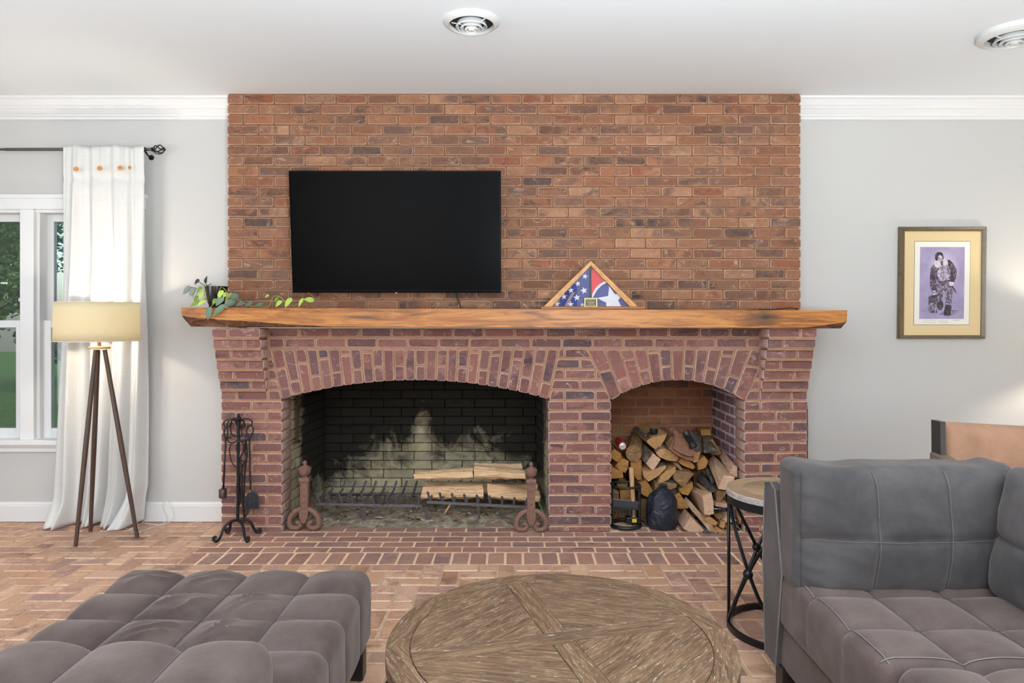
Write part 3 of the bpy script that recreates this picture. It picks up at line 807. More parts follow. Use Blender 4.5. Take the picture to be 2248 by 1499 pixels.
for k, r_ in enumerate(rings):                # the end faces lean in a little towards the bottom
    e0 = max(0, 1 - k / 4.0); e1 = max(0, 1 - (N - k) / 4.0)
    for idx, q in enumerate(r_):
        f = (mtop(q[0]) - q[2]) / .12
        m.v.append(Vector((q[0] + (e0 * (.05 * f ** 2.4) - e1 * (.03 * max(0, f - .55) / .45)) , q[1], q[2])))
for k in range(N):
    for i in range(n8):
        j = (i + 1) % n8
        m.f.append([o + k * n8 + i, o + k * n8 + j, o + (k + 1) * n8 + j, o + (k + 1) * n8 + i])
        m.mi.append(1 if i in (3, 4, 5) and (bark[k] > .02) else 0); m.sm.append(i in (3, 4))
m.f.append([o + i for i in range(n8)][::-1]); m.f.append([o + N * n8 + i for i in range(n8)]); m.mi += [0, 0]; m.sm += [False, False]
m.build('slab', [M_mant, M_bark], mantel)

# ------------------------------------------------------------------ television
M_tvb = plain('black_plastic', S(14, 14, 15), 0.35)
M_scr = plain('black_screen', S(3, 3, 4), 0.28, spec=0.05)
yt, yb = 4.335, 4.415
c = [P(634, 375, yt), P(1100, 375, yt), P(1100, 642.5, yb), P(643, 642.5, yb)]
xl = (c[0].x + c[3].x) / 2; xr = (c[1].x + c[2].x) / 2; zt, zb = c[0].z, c[2].z
tv = thing('television', 'large black flat television mounted tilted on the brick wall', 'television', ((xl + xr) / 2, 4.45, zb))
ax = Vector((0, yb - yt, zb - zt)).normalized(); nrm = Vector((0, ax.z, -ax.y)); nrm = nrm if nrm.y > 0 else -nrm
def tvp(x, s, d): return Vector((x, yt, zt)) + ax * s + nrm * d
Lh = math.hypot(yb - yt, zb - zt)
def tvbox(x0, x1, s0, s1, d0, d1):
    m = MB(); m.loft([[tvp(x0, s0, d), tvp(x1, s0, d), tvp(x1, s1, d), tvp(x0, s1, d)] for d in (d0, d1)]); return m
tvbox(xl, xr, 0, Lh, 0.002, .030).build('housing', M_tvb, tv)
tvbox(xl + .007, xr - .007, .007, Lh - .016, -.0015, .004).build('screen', M_scr, tv)
m = MB(); b = .006
for a0, a1, s0, s1 in ((xl, xr, 0, b), (xl, xr, Lh - .015, Lh), (xl, xl + b, b, Lh - .015), (xr - b, xr, b, Lh - .015)):
    m.loft([[tvp(a0, s0, d), tvp(a1, s0, d), tvp(a1, s1, d), tvp(a0, s1, d)] for d in (-.003, .003)])
m.build('bezel', M_scr, tv)
lx = P(870, 642, yb).x
t = NT('standby_red'); t.b.inputs['Emission Color'].default_value = (1, .03, .15, 1); t.b.inputs['Emission Strength'].default_value = 3
m = MB().box(tvp(lx - .003, Lh - .002, -.004), tvp(lx + .003, Lh + .004, .004)); m.build('standby_light', t.m, tv)
m = MB().box((xl + .45, 4.46, zb + .25), (xr - .45, 4.497, zb + .5)); m.loft([[tvp(xl + .45, Lh * .35, d), tvp(xr - .45, Lh * .35, d), tvp(xr - .45, Lh * .75, d), tvp(xl + .45, Lh * .75, d)] for d in (.028, .06)])
m.build('wall_bracket', M_tvb, tv)
m = MB().tube(smoothpath([P(1001, 638, 4.47), P(1003, 650, 4.475), P(1007, 662, 4.475), P(1013, 676.5, 4.46)], 5), .0035, seg=6); m.build('power_cord', M_tvb, tv)

# ------------------------------------------------------------------ flag case with two folded flags
t = NT('clear_glass'); tr = t.n('ShaderNodeBsdfTransparent'); gl = t.n('ShaderNodeBsdfGlossy'); gl.inputs['Roughness'].default_value = 0.02; fr = t.n('ShaderNodeFresnel'); fr.inputs['IOR'].default_value = 1.25
mx = t.n('ShaderNodeMixShader'); t.l(fr.outputs[0], mx.inputs[0]); t.l(tr.outputs[0], mx.inputs[1]); t.l(gl.outputs[0], mx.inputs[2]); t.l(mx.outputs[0], t.out.inputs['Surface']); M_clear = t.m
M_oak = wood_mat('golden_oak', [S(150, 98, 44), S(196, 142, 74), S(216, 166, 96)], (3, 3, 3), 6, 0.35)
M_base = wood_mat('dark_oak', [S(110, 66, 28), S(150, 96, 46), S(170, 112, 58)], (2, 18, 18), 4, 0.4)
FCY = 4.31; FCB = 4.40
zb_ = mtop(0.45) + .0
def fc(x, y): return P(x, y, FCY)
case = thing('flag_case', 'triangular golden oak display case with black plaque on the mantel', 'display case', (fc(1297, 676).x, 4.36, zb_))
L_, R_, A_ = fc(1194, 672), fc(1400, 672), fc(1297, 573)
Y0, Y1 = FCY, FCB
m = MB(); m.box((fc(1187, 0).x, FCY - .02, zb_), (fc(1416, 0).x, FCB + .02, fc(0, 672.5).z), bev=.004); m.build('base_board', M_base, case)
th = .030
def bar(a, b, a2, b2, nm):
    m = MB(); m.loft([[Vector((q.x, y, q.z)) for q in (a, b, b2, a2)] for y in (Y0, Y1)])
    m.loft([[Vector((q.x, y, q.z)) for q in (a.lerp(a2, .30), b.lerp(b2, .30), b.lerp(b2, .62), a.lerp(a2, .62))] for y in (Y0 - .004, Y0)])
    return m.build(nm, M_oak, case)
zi = fc(0, 672.5).z
def tri(k):    # inner triangle, k = rail width
    s = k * 1.0
    return Vector((L_.x + s * 2.45, 0, zi)), Vector((R_.x - s * 2.45, 0, zi)), Vector((A_.x, 0, A_.z - s * 1.40))
Li, Ri, Ai = tri(.020)
bar(Vector((L_.x, 0, zi)), Vector((A_.x, 0, A_.z)), Li, Ai, 'side_rail'); bar(Vector((R_.x, 0, zi)), Vector((A_.x, 0, A_.z)), Ri, Ai, 'side_rail')
m = MB().loft([[Vector((q.x, y, q.z)) for q in (Li, Ri, Ai)] for y in (Y1 - .012, Y1 - .004)]); m.build('back_panel', plain('case_backing', S(46, 42, 40), .8), case)
m = MB().loft([[Vector((q.x, y, q.z)) for q in (Li, Ri, Ai)] for y in (Y0 + .010, Y0 + .012)]); m.build('glass_front', M_clear, case)
M_navy = plain('navy_cloth', S(44, 56, 132), .8, var=.15, bump=.2, bscale=300); M_red = plain('red_cloth', S(214, 36, 48), .8, var=.1, bump=.2, bscale=300); M_white = plain('white_cloth', S(226, 226, 236), .8, bump=.2, bscale=300)
M_navy2 = plain('dark_navy_cloth', S(40, 46, 108), .8, var=.15, bump=.2, bscale=300)
# crop 7: scale 9.367, origin (1180, 560)
def q7(x, y): p = fc(1180 + x / 9.367, 560 + y / 9.367); return Vector((p.x, 0, p.z))
def sheet(m, pts, y, d, mi=0):
    m.loft([[Vector((q7(*p).x, yy, q7(*p).z)) for p in pts] for yy in (y, y + d)], mi)
def star(cx, cy, r, a0=0, k=.40):
    return [(cx + (r if i % 2 == 0 else r * k) * math.sin(D(a0 + i * 36)), cy - (r if i % 2 == 0 else r * k) * math.cos(D(a0 + i * 36))) for i in range(10)]
def star_mesh(pts, y, parent, puff=.0016):
    c_ = (sum(p[0] for p in pts) / 10, sum(p[1] for p in pts) / 10); m = MB(); n = len(pts)
    f = [Vector((q7(*p).x, y, q7(*p).z)) for p in pts]; cc = q7(*c_); f.append(Vector((cc.x, y - puff, cc.z)))
    m.add(f, [(i, (i + 1) % n, n) for i in range(n)]); return m.build('star', M_white, parent)
fa = thing('folded_flag', 'folded navy flag with many small white stars inside the oak case', 'flag', (q7(760, 1050).x, 4.36, zi), 'folded flags in the triangular case')
m = MB(); sheet(m, [(290, 1050), (1070, 1050), (1075, 300), (1100, 250), (930, 360), (470, 820)], Y0 + .034, .03)
m.build('cloth', M_navy, fa)
m = MB(); sheet(m, [(470, 815), (640, 750), (760, 730), (900, 650), (1000, 560), (1070, 545), (1070, 575), (1010, 590), (910, 690), (760, 760), (640, 790), (480, 850)], Y0 + .030, .006); sheet(m, [(640, 790), (700, 770), (560, 1050), (490, 1050)], Y0 + .031, .004); m.build('fold', M_navy2, fa)
m = MB(); sheet(m, [(300, 1050), (440, 830), (500, 830), (420, 1050)], Y0 + .033, .002); sheet(m, [(530, 1050), (720, 760), (800, 740), (700, 900), (640, 1050)], Y0 + .033, .002); m.build('faded_stripe', plain('faded_cloth', S(150, 128, 136), .8), fa)
for cx_, cy_, r_, a_ in ((985, 430, 66, 14), (835, 580, 68, -10), (695, 720, 68, -8), (550, 850, 70, -6), (410, 1000, 68, 6), (965, 725, 80, -16), (815, 870, 78, -8), (690, 1010, 70, 0), (935, 1020, 56, 8)):
    pts = star(cx_, cy_, r_, a_); pts = [(x, min(y, 1048)) for x, y in pts]
    star_mesh(pts, Y0 + .0285, fa)
fbg = thing('folded_flag', 'folded red and navy flag with one big white star inside the oak case', 'flag', (q7(1500, 1050).x, 4.36, zi), 'folded flags in the triangular case')
m = MB(); sheet(m, [(1120, 1050), (1900, 1050), (1480, 590), (1150, 280), (1118, 300)], Y0 + .034, .03); m.build('cloth', M_navy, fbg)
m = MB(); sheet(m, [(1120, 300), (1150, 275), (1400, 520), (1280, 600), (1180, 720), (1128, 830)], Y0 + .030, .006); m.build('red_field', M_red, fbg)
m = MB(); o_ = [(1400, 525), (1290, 590), (1200, 680), (1140, 790), (1128, 880)]; i_ = [(1435, 560), (1330, 620), (1240, 710), (1180, 810), (1140, 885)]
for k in range(4): sheet(m, [o_[k], o_[k + 1], i_[k + 1], i_[k]], Y0 + .028, .004)
m.build('white_band', M_white, fbg)
pts = [(1485, 630), (1610, 800), (1665, 795), (1728, 860), (1670, 930), (1735, 1050), (1570, 1050), (1420, 1050), (1430, 980), (1232, 878), (1465, 835)]
m = MB(); f = [Vector((q7(*p).x, Y0 + .028, q7(*p).z)) for p in pts]; cc = q7(1560, 920); f.append(Vector((cc.x, Y0 + .022, cc.z))); m.add(f, [(i, (i + 1) % 11, 11) for i in range(11)]); m.build('star', M_white, fbg)
# gold edged plaque with engraved lines
M_gold = plain('brass', S(222, 192, 96), .3, .6); M_blk = plain('plaque_black', S(14, 13, 12), .35); M_goldt = plain('engraved_gold', S(226, 200, 130), .5)
def q8(x, y): p = P(1275 + x / 42.82, 645 + y / 42.82, FCY - .012); return p
a_, b_ = q8(335, 1205), q8(1545, 385)
pl = MB().box((a_.x, FCY - .010, a_.z), (b_.x, FCY - .004, b_.z), bev=.001).build('plaque', M_gold, case)
a_, b_ = q8(425, 1150), q8(1460, 455); MB().box((a_.x, FCY - .0108, a_.z), (b_.x, FCY - .0095, b_.z)).build('plaque_face', M_blk, pl)
def text(s, loc, size, mat, parent, width=None, rot=(D(90), 0, 0), name='lettering'):
    cu = bpy.data.curves.new(name, 'FONT'); cu.body = s; cu.size = size; cu.align_x = 'CENTER'; cu.extrude = .0002; cu.materials.append(mat)
    o = bpy.data.objects.new(name, cu); COL.objects.link(o)
    bpy.context.view_layer.update()
    me = bpy.data.meshes.new_from_object(o.evaluated_get(bpy.context.evaluated_depsgraph_get())); bpy.data.objects.remove(o)
    xs = [v.co.x for v in me.vertices]; wd = max(xs) - min(xs)
    if width: me.transform(Matrix.Scale(width / wd, 4, (1, 0, 0)))
    o = link(name, me, parent, Vector(loc)); o.rotation_euler = rot; return o
for s_, cy_, hh, ww in (('MSgt Matthew D Keen', 600, 120, 930), ('in', 690, 70, 60), ('Honor of Your Dedicated', 770, 85, 740), ('and Faithful Service', 860, 85, 640), ('to Our Great Nation', 960, 90, 640), ('June 1994 to June 2014', 1075, 85, 800)):
    p = q8(940, cy_); k_ = 1 / 42.82 * FCY / F
    text(s_, (p.x, FCY - .0112, p.z), hh * k_ * 1.2, M_goldt, pl, ww * k_)

# ------------------------------------------------------------------ trailing plant
M_pot = plain('black_glaze', S(22, 22, 24), .16, spec=.6); M_soil = plain('soil', S(50, 38, 30), .95, var=.3, bump=.6)
PY = 4.33; pz = mtop(-1.85) + .002
def q3(x, y, Y=PY): return P(380 + x / 5.109, 580 + y / 5.109, Y)
pc = q3(487, 450); k3 = PY / F / 5.109
plant = thing('potted_plant', 'trailing philodendron in a small black pot at the mantel end', 'plant', (pc.x, PY, pz))
zr = q3(0, 248).z
prof = [(.045, pz), (.047, pz + .010), (.044, pz + .012), (.052, pz + .03), (.066, zr - .03), (.069, zr), (.064, zr), (.060, zr - .02)]
MB().lathe((pc.x, PY, 0), prof, 28).build('pot', M_pot, plant)
MB().lathe((pc.x, PY, 0), [(.0, zr - .022), (.0605, zr - .022), (.0605, zr - .016), (0, zr - .012)], 20).build('soil', M_soil, plant)
LM = {k: leaf_mat('leaf_' + k, a, b) for k, a, b in (('grey', S(128, 134, 122), S(158, 162, 148)), ('dark', S(48, 56, 50), S(80, 88, 76)), ('green', S(96, 130, 48), S(140, 168, 70)), ('lime', S(158, 188, 72), S(196, 214, 112)), ('blue', S(74, 98, 82), S(130, 152, 130)), ('yellow', S(206, 176, 50), S(226, 200, 90)))}
def leaf(b, tip, wd, mat, yb, yt, twist=0.0, seed=0):
    """cupped leaf with a mid rib from base pixel b to tip pixel"""
    r = random.Random(seed); B, T = q3(*b, yb), q3(*tip, yt); ax = T - B; L = ax.length; ax.normalize()
    side = ax.cross(Vector((0, -1, 0))).normalized(); side = (side * math.cos(twist) + Vector((0, -1, 0)) * math.sin(twist)).normalized(); nn = side.cross(ax)
    if nn.y > 0: nn = -nn
    prof = [(0, .02), (.06, .5), (.16, .85), (.32, 1), (.5, .95), (.68, .72), (.85, .36), (1, .0)]
    m = MB(); vs = []
    for s_, w_ in prof:
        c_ = B + ax * L * s_ + nn * (.10 * L * math.sin(math.pi * s_)); h = wd * k3 * .5 * w_
        vs += [c_ + side * h + nn * h * .25, c_ - nn * .002, c_ - side * h + nn * h * .25]
    fs = []
    for k in range(len(prof) - 1): fs += [(3 * k, 3 * k + 1, 3 * k + 4, 3 * k + 3), (3 * k + 1, 3 * k + 2, 3 * k + 5, 3 * k + 4)]
    m.add(vs, fs, 0, True); o = m.build('leaf', LM[mat], plant)
    md = o.modifiers.new('thick', 'SOLIDIFY'); md.thickness = .0012
LV = [((190, 240), (110, 345), 58, 'grey', 4.36), ((225, 270), (190, 365), 54, 'grey', 4.34), ((262, 275), (220, 385), 42, 'grey', 4.38), ((288, 165), (242, 228), 38, 'dark', 4.36), ((360, 212), (382, 128), 34, 'dark', 4.36), ((372, 205), (352, 175), 26, 'dark', 4.33),
      ((328, 245), (262, 342), 44, 'green', 4.33), ((345, 300), (300, 402), 58, 'lime', 4.30), ((268, 345), (243, 445), 42, 'green', 4.33), ((300, 415), (190, 478), 46, 'green', 4.28), ((365, 405), (262, 474), 44, 'lime', 4.27), ((372, 380), (335, 432), 32, 'yellow', 4.34),
      ((560, 290), (500, 392), 52, 'lime', 4.24), ((604, 318), (558, 372), 50, 'lime', 4.25), ((568, 365), (478, 472), 76, 'blue', 4.235), ((498, 388), (438, 452), 52, 'green', 4.25), ((725, 335), (638, 402), 84, 'blue', 4.30), ((668, 325), (610, 382), 54, 'lime', 4.33), ((640, 380), (600, 402), 40, 'yellow', 4.34),
      ((690, 402), (585, 474), 76, 'blue', 4.26), ((585, 448), (438, 592), 64, 'blue', 4.205), ((420, 478), (388, 628), 70, 'blue', 4.205), ((790, 422), (692, 476), 48, 'blue', 4.30), ((892, 416), (800, 480), 44, 'blue', 4.28), ((1022, 438), (918, 476), 44, 'blue', 4.28),
      ((1072, 338), (1032, 376), 32, 'lime', 4.38), ((1188, 368), (1132, 428), 42, 'green', 4.34), ((1218, 408), (1152, 482), 54, 'lime', 4.30), ((1332, 378), (1254, 488), 60, 'lime', 4.24), ((1462, 378), (1406, 486), 38, 'lime', 4.26), ((1582, 408), (1458, 392), 62, 'lime', 4.30)]
for k, (b, tp, wd, mt, y_) in enumerate(LV): leaf(b, tp, wd, mt, y_ + .008, y_ - .010, R.uniform(-.5, .5), k)
M_vine = plain('vine_stem', S(150, 150, 70), .6); M_vine2 = plain('brown_stem', S(150, 100, 66), .6); M_vine3 = plain('dark_stem', S(58, 54, 48), .6)
for pts, mt, y_ in (([(370, 250), (300, 205), (275, 190)], M_vine3, 4.34), ([(380, 245), (365, 212)], M_vine3, 4.33), ([(370, 250), (430, 218)], M_vine3, 4.33), ([(265, 270), (200, 260)], M_vine3, 4.35), ([(355, 245), (350, 320), (375, 400)], M_vine, 4.30), ([(360, 248), (290, 300), (262, 350), (300, 420)], M_vine, 4.31),
                    ([(545, 240), (500, 340), (520, 400), (450, 450), (420, 480)], M_vine, 4.25), ([(560, 260), (600, 320), (580, 440)], M_vine, 4.245), ([(600, 400), (740, 398), (780, 430), (870, 470), (930, 470), (1060, 478), (1100, 420), (1125, 365), (1165, 355), (1220, 380), (1258, 430)], M_vine, 4.31),
                    ([(1290, 482), (1380, 460), (1450, 430), (1500, 470), (1545, 470), (1562, 425)], M_vine2, 4.30), ([(1470, 400), (1530, 440), (1580, 480), (1602, 420), (1565, 360), (1508, 318)], M_vine2, 4.33), ([(690, 410), (640, 470)], M_vine, 4.27)):
    MB().tube(smoothpath([q3(x, y, y_) for x, y in pts], 5), .0024, seg=5).build('stem', mt, plant)

# ------------------------------------------------------------------ framed print
M_frm = wood_mat('bronze_frame', [S(70, 58, 42), S(104, 88, 62), S(84, 72, 52)], (4, 4, 4), 5, .32, spec=.6); M_mat = plain('cream_mat', S(222, 198, 152), .9, bump=.04, bscale=300); M_paper = plain('print_paper', S(236, 232, 222), .9)
PYF = WY - .030
pic = thing('framed_print', 'bronze-framed lilac print of a flyer on the grey wall', 'picture', (P(2070, 620, WY).x, WY, P(0, 743, WY).z))
def q9(x, y, Y=PYF): return P(1940 + x / 4.996, 470 + y / 4.996, Y)
o4 = [q9(182, 137), q9(1136, 137), q9(1120, 1365), q9(168, 1365)]; i4 = [q9(240, 184), q9(1092, 184), q9(1078, 1328), q9(230, 1328)]
for k in range(4):
    a, b, c_, d_ = o4[k], o4[(k + 1) % 4], i4[(k + 1) % 4], i4[k]
    m = MB(); mid = lambda p, q, f: p.lerp(q, f)
    ringA = []
    for p, q in ((a, d_), (b, c_)):
        ringA.append([Vector((p.x, WY - .001, p.z)), Vector((p.x, PYF + .006, p.z)), Vector((p.lerp(q, .15).x, PYF - .002, p.lerp(q, .15).z)), Vector((p.lerp(q, .55).x, PYF + .004, p.lerp(q, .55).z)), Vector((q.x, PYF + .009, q.z)), Vector((q.x, WY - .001, q.z))])
    m.loft(ringA); m.build('frame_rail', M_frm, pic)
def flat(pts, Y, name, mat, parent, Yt=.002):
    m = MB(); m.loft([[Vector((q9(*p).x, y, q9(*p).z)) for p in pts] for y in (Y, Y + Yt)]); return m.build(name, mat, parent)
flat([(225, 175), (1100, 175), (1085, 1335), (225, 1335)], WY - .013, 'mat_board', M_mat, pic)
flat([(354, 292), (970, 292), (957, 1216), (342, 1216)], WY - .0136, 'mat_bevel', plain('mat_bevel_dark', S(92, 92, 84), .7), pic, .001)
pr = flat([(358, 297), (966, 297), (953, 1211), (347, 1211)], WY - .0142, 'print_sheet', M_paper, pic, .001)
t = NT('lilac_print'); ps = t.n('ShaderNodeNewGeometry').outputs['Position']
f = t.noise(ps, 9, 6, .7); ctr = q9(670, 620); mp = t.n('ShaderNodeMapping'); mp.inputs['Location'].default_value = (-ctr.x, 0, -ctr.z * .75); mp.inputs['Scale'].default_value = (1, 0, .75); t.l(ps, mp.inputs[0])
ln = t.n('ShaderNodeVectorMath', operation='LENGTH'); t.l(mp.outputs[0], ln.inputs[0])
c_ = t.mix(t.ramp(t.math('ADD', ln.outputs['Value'], t.math('MULTIPLY', f, .03)), [(.04, 0.0), (.13, 1.0)]), S(214, 206, 222), t.ramp(f, [(.3, S(150, 138, 172)), (.7, S(172, 160, 192))])); t.set(Base_Color=c_, Roughness=.9)
flat([(415, 358), (907, 358), (895, 1149), (404, 1149)], WY - .0147, 'print_ground', t.m, pr, .0006)
def ink(name, a, b, sc_=44, z=1.0):
    t = NT(name); mp = t.n('ShaderNodeMapping'); mp.inputs['Scale'].default_value = (1.5, 1, z); mp.inputs['Rotation'].default_value = (0, .5, 0)
    t.l(t.n('ShaderNodeNewGeometry').outputs['Position'], mp.inputs[0]); f = t.noise(mp.outputs[0], sc_, 5, .6, 1.6)
    mid_ = tuple((p + q) / 2 for p, q in zip(a, b))
    t.set(Base_Color=t.ramp(f, [(.34, tuple(c * .45 for c in a[:3]) + (1,)), (.45, a), (.53, mid_), (.62, tuple(min(1, c * 1.35) for c in b[:3]) + (1,))]), Roughness=.9); return t.m
I_j = ink('ink_jacket', S(62, 52, 62), S(124, 110, 124)); I_t = ink('ink_trousers', S(84, 74, 90), S(156, 144, 164), 40); I_s = ink('ink_skin', S(176, 160, 176), S(204, 192, 204), 20); I_c = ink('ink_fleece', S(206, 196, 208), S(226, 218, 228), 90); I_v = ink('ink_vest', S(146, 132, 152), S(192, 180, 198), 34); I_d = ink('ink_dark', S(50, 42, 50), S(92, 82, 92), 60)
for nm, pts, mt in (('printed_shadow', [(620, 1100), (740, 1115), (830, 1060), (700, 1050)], ink('ink_shadow', S(112, 100, 134), S(140, 128, 160))), ('printed_trousers', [(592, 750), (745, 720), (765, 800), (768, 880), (760, 1000), (750, 1080), (690, 1080), (690, 960), (690, 850), (668, 870), (658, 940), (664, 1030), (610, 1050), (580, 890), (585, 820)], I_t), ('printed_boot', [(690, 1000), (752, 1000), (744, 1100), (715, 1112), (674, 1098)], I_d), ('printed_boot', [(608, 960), (660, 960), (664, 1025), (612, 1045)], I_d),
                  ('printed_jacket', [(560, 550), (610, 520), (700, 500), (745, 505), (800, 580), (815, 630), (800, 720), (775, 760), (735, 735), (735, 700), (670, 740), (600, 740), (590, 690), (588, 820), (545, 840), (525, 790), (520, 700), (530, 600)], I_j), ('printed_vest', [(640, 560), (715, 555), (745, 640), (720, 700), (650, 735), (610, 700), (600, 640)], I_v),
                  ('printed_collar', [(565, 520), (610, 500), (640, 560), (600, 590), (568, 560)], I_c), ('printed_collar', [(665, 480), (712, 510), (712, 555), (665, 555)], I_c), ('printed_face', [(610, 450), (650, 450), (662, 480), (650, 515), (630, 522), (612, 500)], I_s), ('printed_cap', [(575, 480), (585, 430), (620, 413), (655, 425), (668, 465), (668, 495), (655, 470), (640, 452), (612, 455), (606, 500), (590, 510)], I_d), ('printed_hand', [(548, 840), (580, 838), (584, 870), (556, 886)], I_s), ('printed_hand', [(728, 740), (778, 745), (770, 780), (735, 785)], I_c),
                  ('printed_bag', [(505, 910), (540, 888), (590, 900), (600, 960), (600, 1075), (545, 1080), (508, 1060)], I_t), ('printed_bag_fold', [(505, 900), (560, 885), (592, 905), (580, 935), (520, 940)], I_j), ('printed_strap', [(755, 790), (770, 790), (806, 852), (800, 858)], I_d)):
    ko = globals().get('ko', 0) + 1; pts = [(p.x, p.y) for p in smoothpath([(x, y, 0) for x, y in pts + pts[:1]], 4)[:-1]]; flat(pts, WY - .0150 - .00035 * ko, nm, mt, pr, .0003)
y_ = WY - .0150 - .00035 * 21
for nm_, a_, b_, r_ in (('printed_brow', (612, 466), (632, 469), .0007), ('printed_brow', (641, 469), (656, 467), .0007), ('printed_nose', (636, 472), (641, 490), .0006), ('printed_mouth', (624, 505), (643, 505), .0006), ('printed_belt', (606, 742), (742, 726), .0013), ('printed_vest_strap', (690, 560), (722, 640), .0013), ('printed_vest_strap', (640, 570), (662, 690), .0011), ('printed_vest_strap', (618, 640), (640, 700), .0011), ('printed_boot_lace', (698, 1040), (745, 1034), .0009), ('printed_bag_strap', (545, 905), (556, 1070), .0012), ('printed_floor_line', (418, 1062), (505, 1052), .0007), ('printed_floor_line', (766, 1060), (832, 1050), .0007)):
    MB().tube(smoothpath([q9(*a_, y_), q9((a_[0] + b_[0]) / 2 + 2, (a_[1] + b_[1]) / 2 + 3, y_), q9(*b_, y_)], 4), r_, seg=4).build(nm_, I_d, pr)
M_pen = plain('pencil_grey', S(150, 146, 146), .9)
m = MB()
for x0, x1, y_ in ((420, 572, 1166), (420, 570, 1188), (600, 698, 1170), (610, 706, 1190), (760, 830, 1165)):
    pts = [q9(x0 + (x1 - x0) * i / 26, y_ + 5 * math.sin(i * 2.1) + 3 * math.sin(i * 5.3), WY - .0146) for i in range(27)]
    m.tube(pts, .0006, seg=4)
m.build('handwriting', M_pen, pr)

# ------------------------------------------------------------------ ceiling vents
M_vent = plain('vent_white', S(208, 208, 206), .5); M_vd = plain('vent_throat', S(30, 30, 31), .7)
def vent(px, py, rad, drop, label, hook=False):
    c_ = P(px, py, F * (CZ - H) / (HY - py)); c_.z = CZ
    T = thing('ceiling_vent', label, 'vent', c_, 'round ceiling diffusers')
    m = MB(); m.lathe(c_, [(rad, 0), (rad, -.006 - drop), (rad * .97, -.010 - drop), (rad * .86, -.022 - drop), (rad * .80, -.024 - drop), (rad * .78, -.018 - drop), (rad * .77, -.002)], 48, ring=True)
    m.build('rim', M_vent, T)
    MB().lathe(c_, [(0, -.004), (rad * .78, -.004), (rad * .78, -.006), (0, -.006)], 40).build('throat', M_vd, T)
    for k, rr_ in enumerate((.56, .40, .25)):
        z = -.030 - drop - .007 * k
        m = MB(); m.lathe(c_, [(rad * rr_, z), (rad * (rr_ - .03), z - .004), (rad * (rr_ - .065), z + .020), (rad * (rr_ - .055), z + .021)], 44, ring=True); m.build('cone', M_vent, T)
    m = MB(); z = -.040 - drop; m.lathe(c_, [(0, z - .010), (rad * .09, z - .010), (rad * .14, z), (rad * .12, z + .022), (0, z + .024)], 24); m.build('hub', M_vent, T)
    m = MB()
    for a in (75, 195, 315):
        d = Vector((math.cos(D(a)), math.sin(D(a)), 0)); m.tube([c_ + d * rad * .12 + Vector((0, 0, -.024 - drop)), c_ + d * rad * .72 + Vector((0, 0, -.018 - drop))], .003, seg=5)
    m.build('spoke', M_vent, T)
    if hook:
        b = c_ + Vector((0, 0, -.040 - drop)); m = MB().tube([b, b + Vector((.002, 0, -.075))], .0035, seg=6); m.tube(smoothpath([b + Vector((-.026, 0, -.084)), b + Vector((-.010, 0, -.074)), b + Vector((.012, 0, -.074)), b + Vector((.022, 0, -.080)), b + Vector((.008, 0, -.086)), b + Vector((-.004, 0, -.078))], 4), .0035, seg=6); m.build('pull_hook', M_vent, T)
vent(1035, 46.5, .141, 0.0, 'round white ceiling vent above the television')
vent(2226, 70, .165, .018, 'round white ceiling vent with a small pull hook')
# ------------------------------------------------------------------ curtain on its rod
t = NT('white_linen'); v_ = t.coord((1, 1, 1), rnd=False)
h1 = t.noise(t.coord((900, 900, 8), rnd=False), 1, 2); h2 = t.noise(t.coord((8, 8, 900), rnd=False), 1, 2)
df = t.n('ShaderNodeBsdfDiffuse'); tl = t.n('ShaderNodeBsdfTranslucent'); col_ = t.ramp(t.math('ADD', t.math('MULTIPLY', h1, .5), t.math('MULTIPLY', h2, .5)), [(.35, S(226, 225, 222)), (.65, S(242, 241, 239))])
t.l(col_, df.inputs[0]); t.l(col_, tl.inputs[0]); mx = t.n('ShaderNodeMixShader'); mx.inputs[0].default_value = .22; t.l(df.outputs[0], mx.inputs[1]); t.l(tl.outputs[0], mx.inputs[2])
bp_ = t.n('ShaderNodeBump'); bp_.inputs['Strength'].default_value = .15; bp_.inputs['Distance'].default_value = .002; t.l(t.math('ADD', h1, h2), bp_.inputs['Height']); t.l(bp_.outputs[0], df.inputs['Normal'])
t.l(mx.outputs[0], t.out.inputs['Surface']); M_lin = t.m
CY_ = 4.535
cur = thing('curtain', 'long white linen curtain with wooden buttons pooling on the floor', 'curtain', (P(215, 0, CY_).x, CY_, 0))
NXc, NZc = 150, 110; vs = []
ztop = P(0, 321, CY_).z
def edge_l(s): return 138 - 6 * s - 30 * max(0, s - .30) ** 1.25 * 1.1
def edge_r(s): return 317 + 5 * math.sin(s * 2.2) - 6 * s + (-14 if s > .9 else 0) * (s - .9) * 10
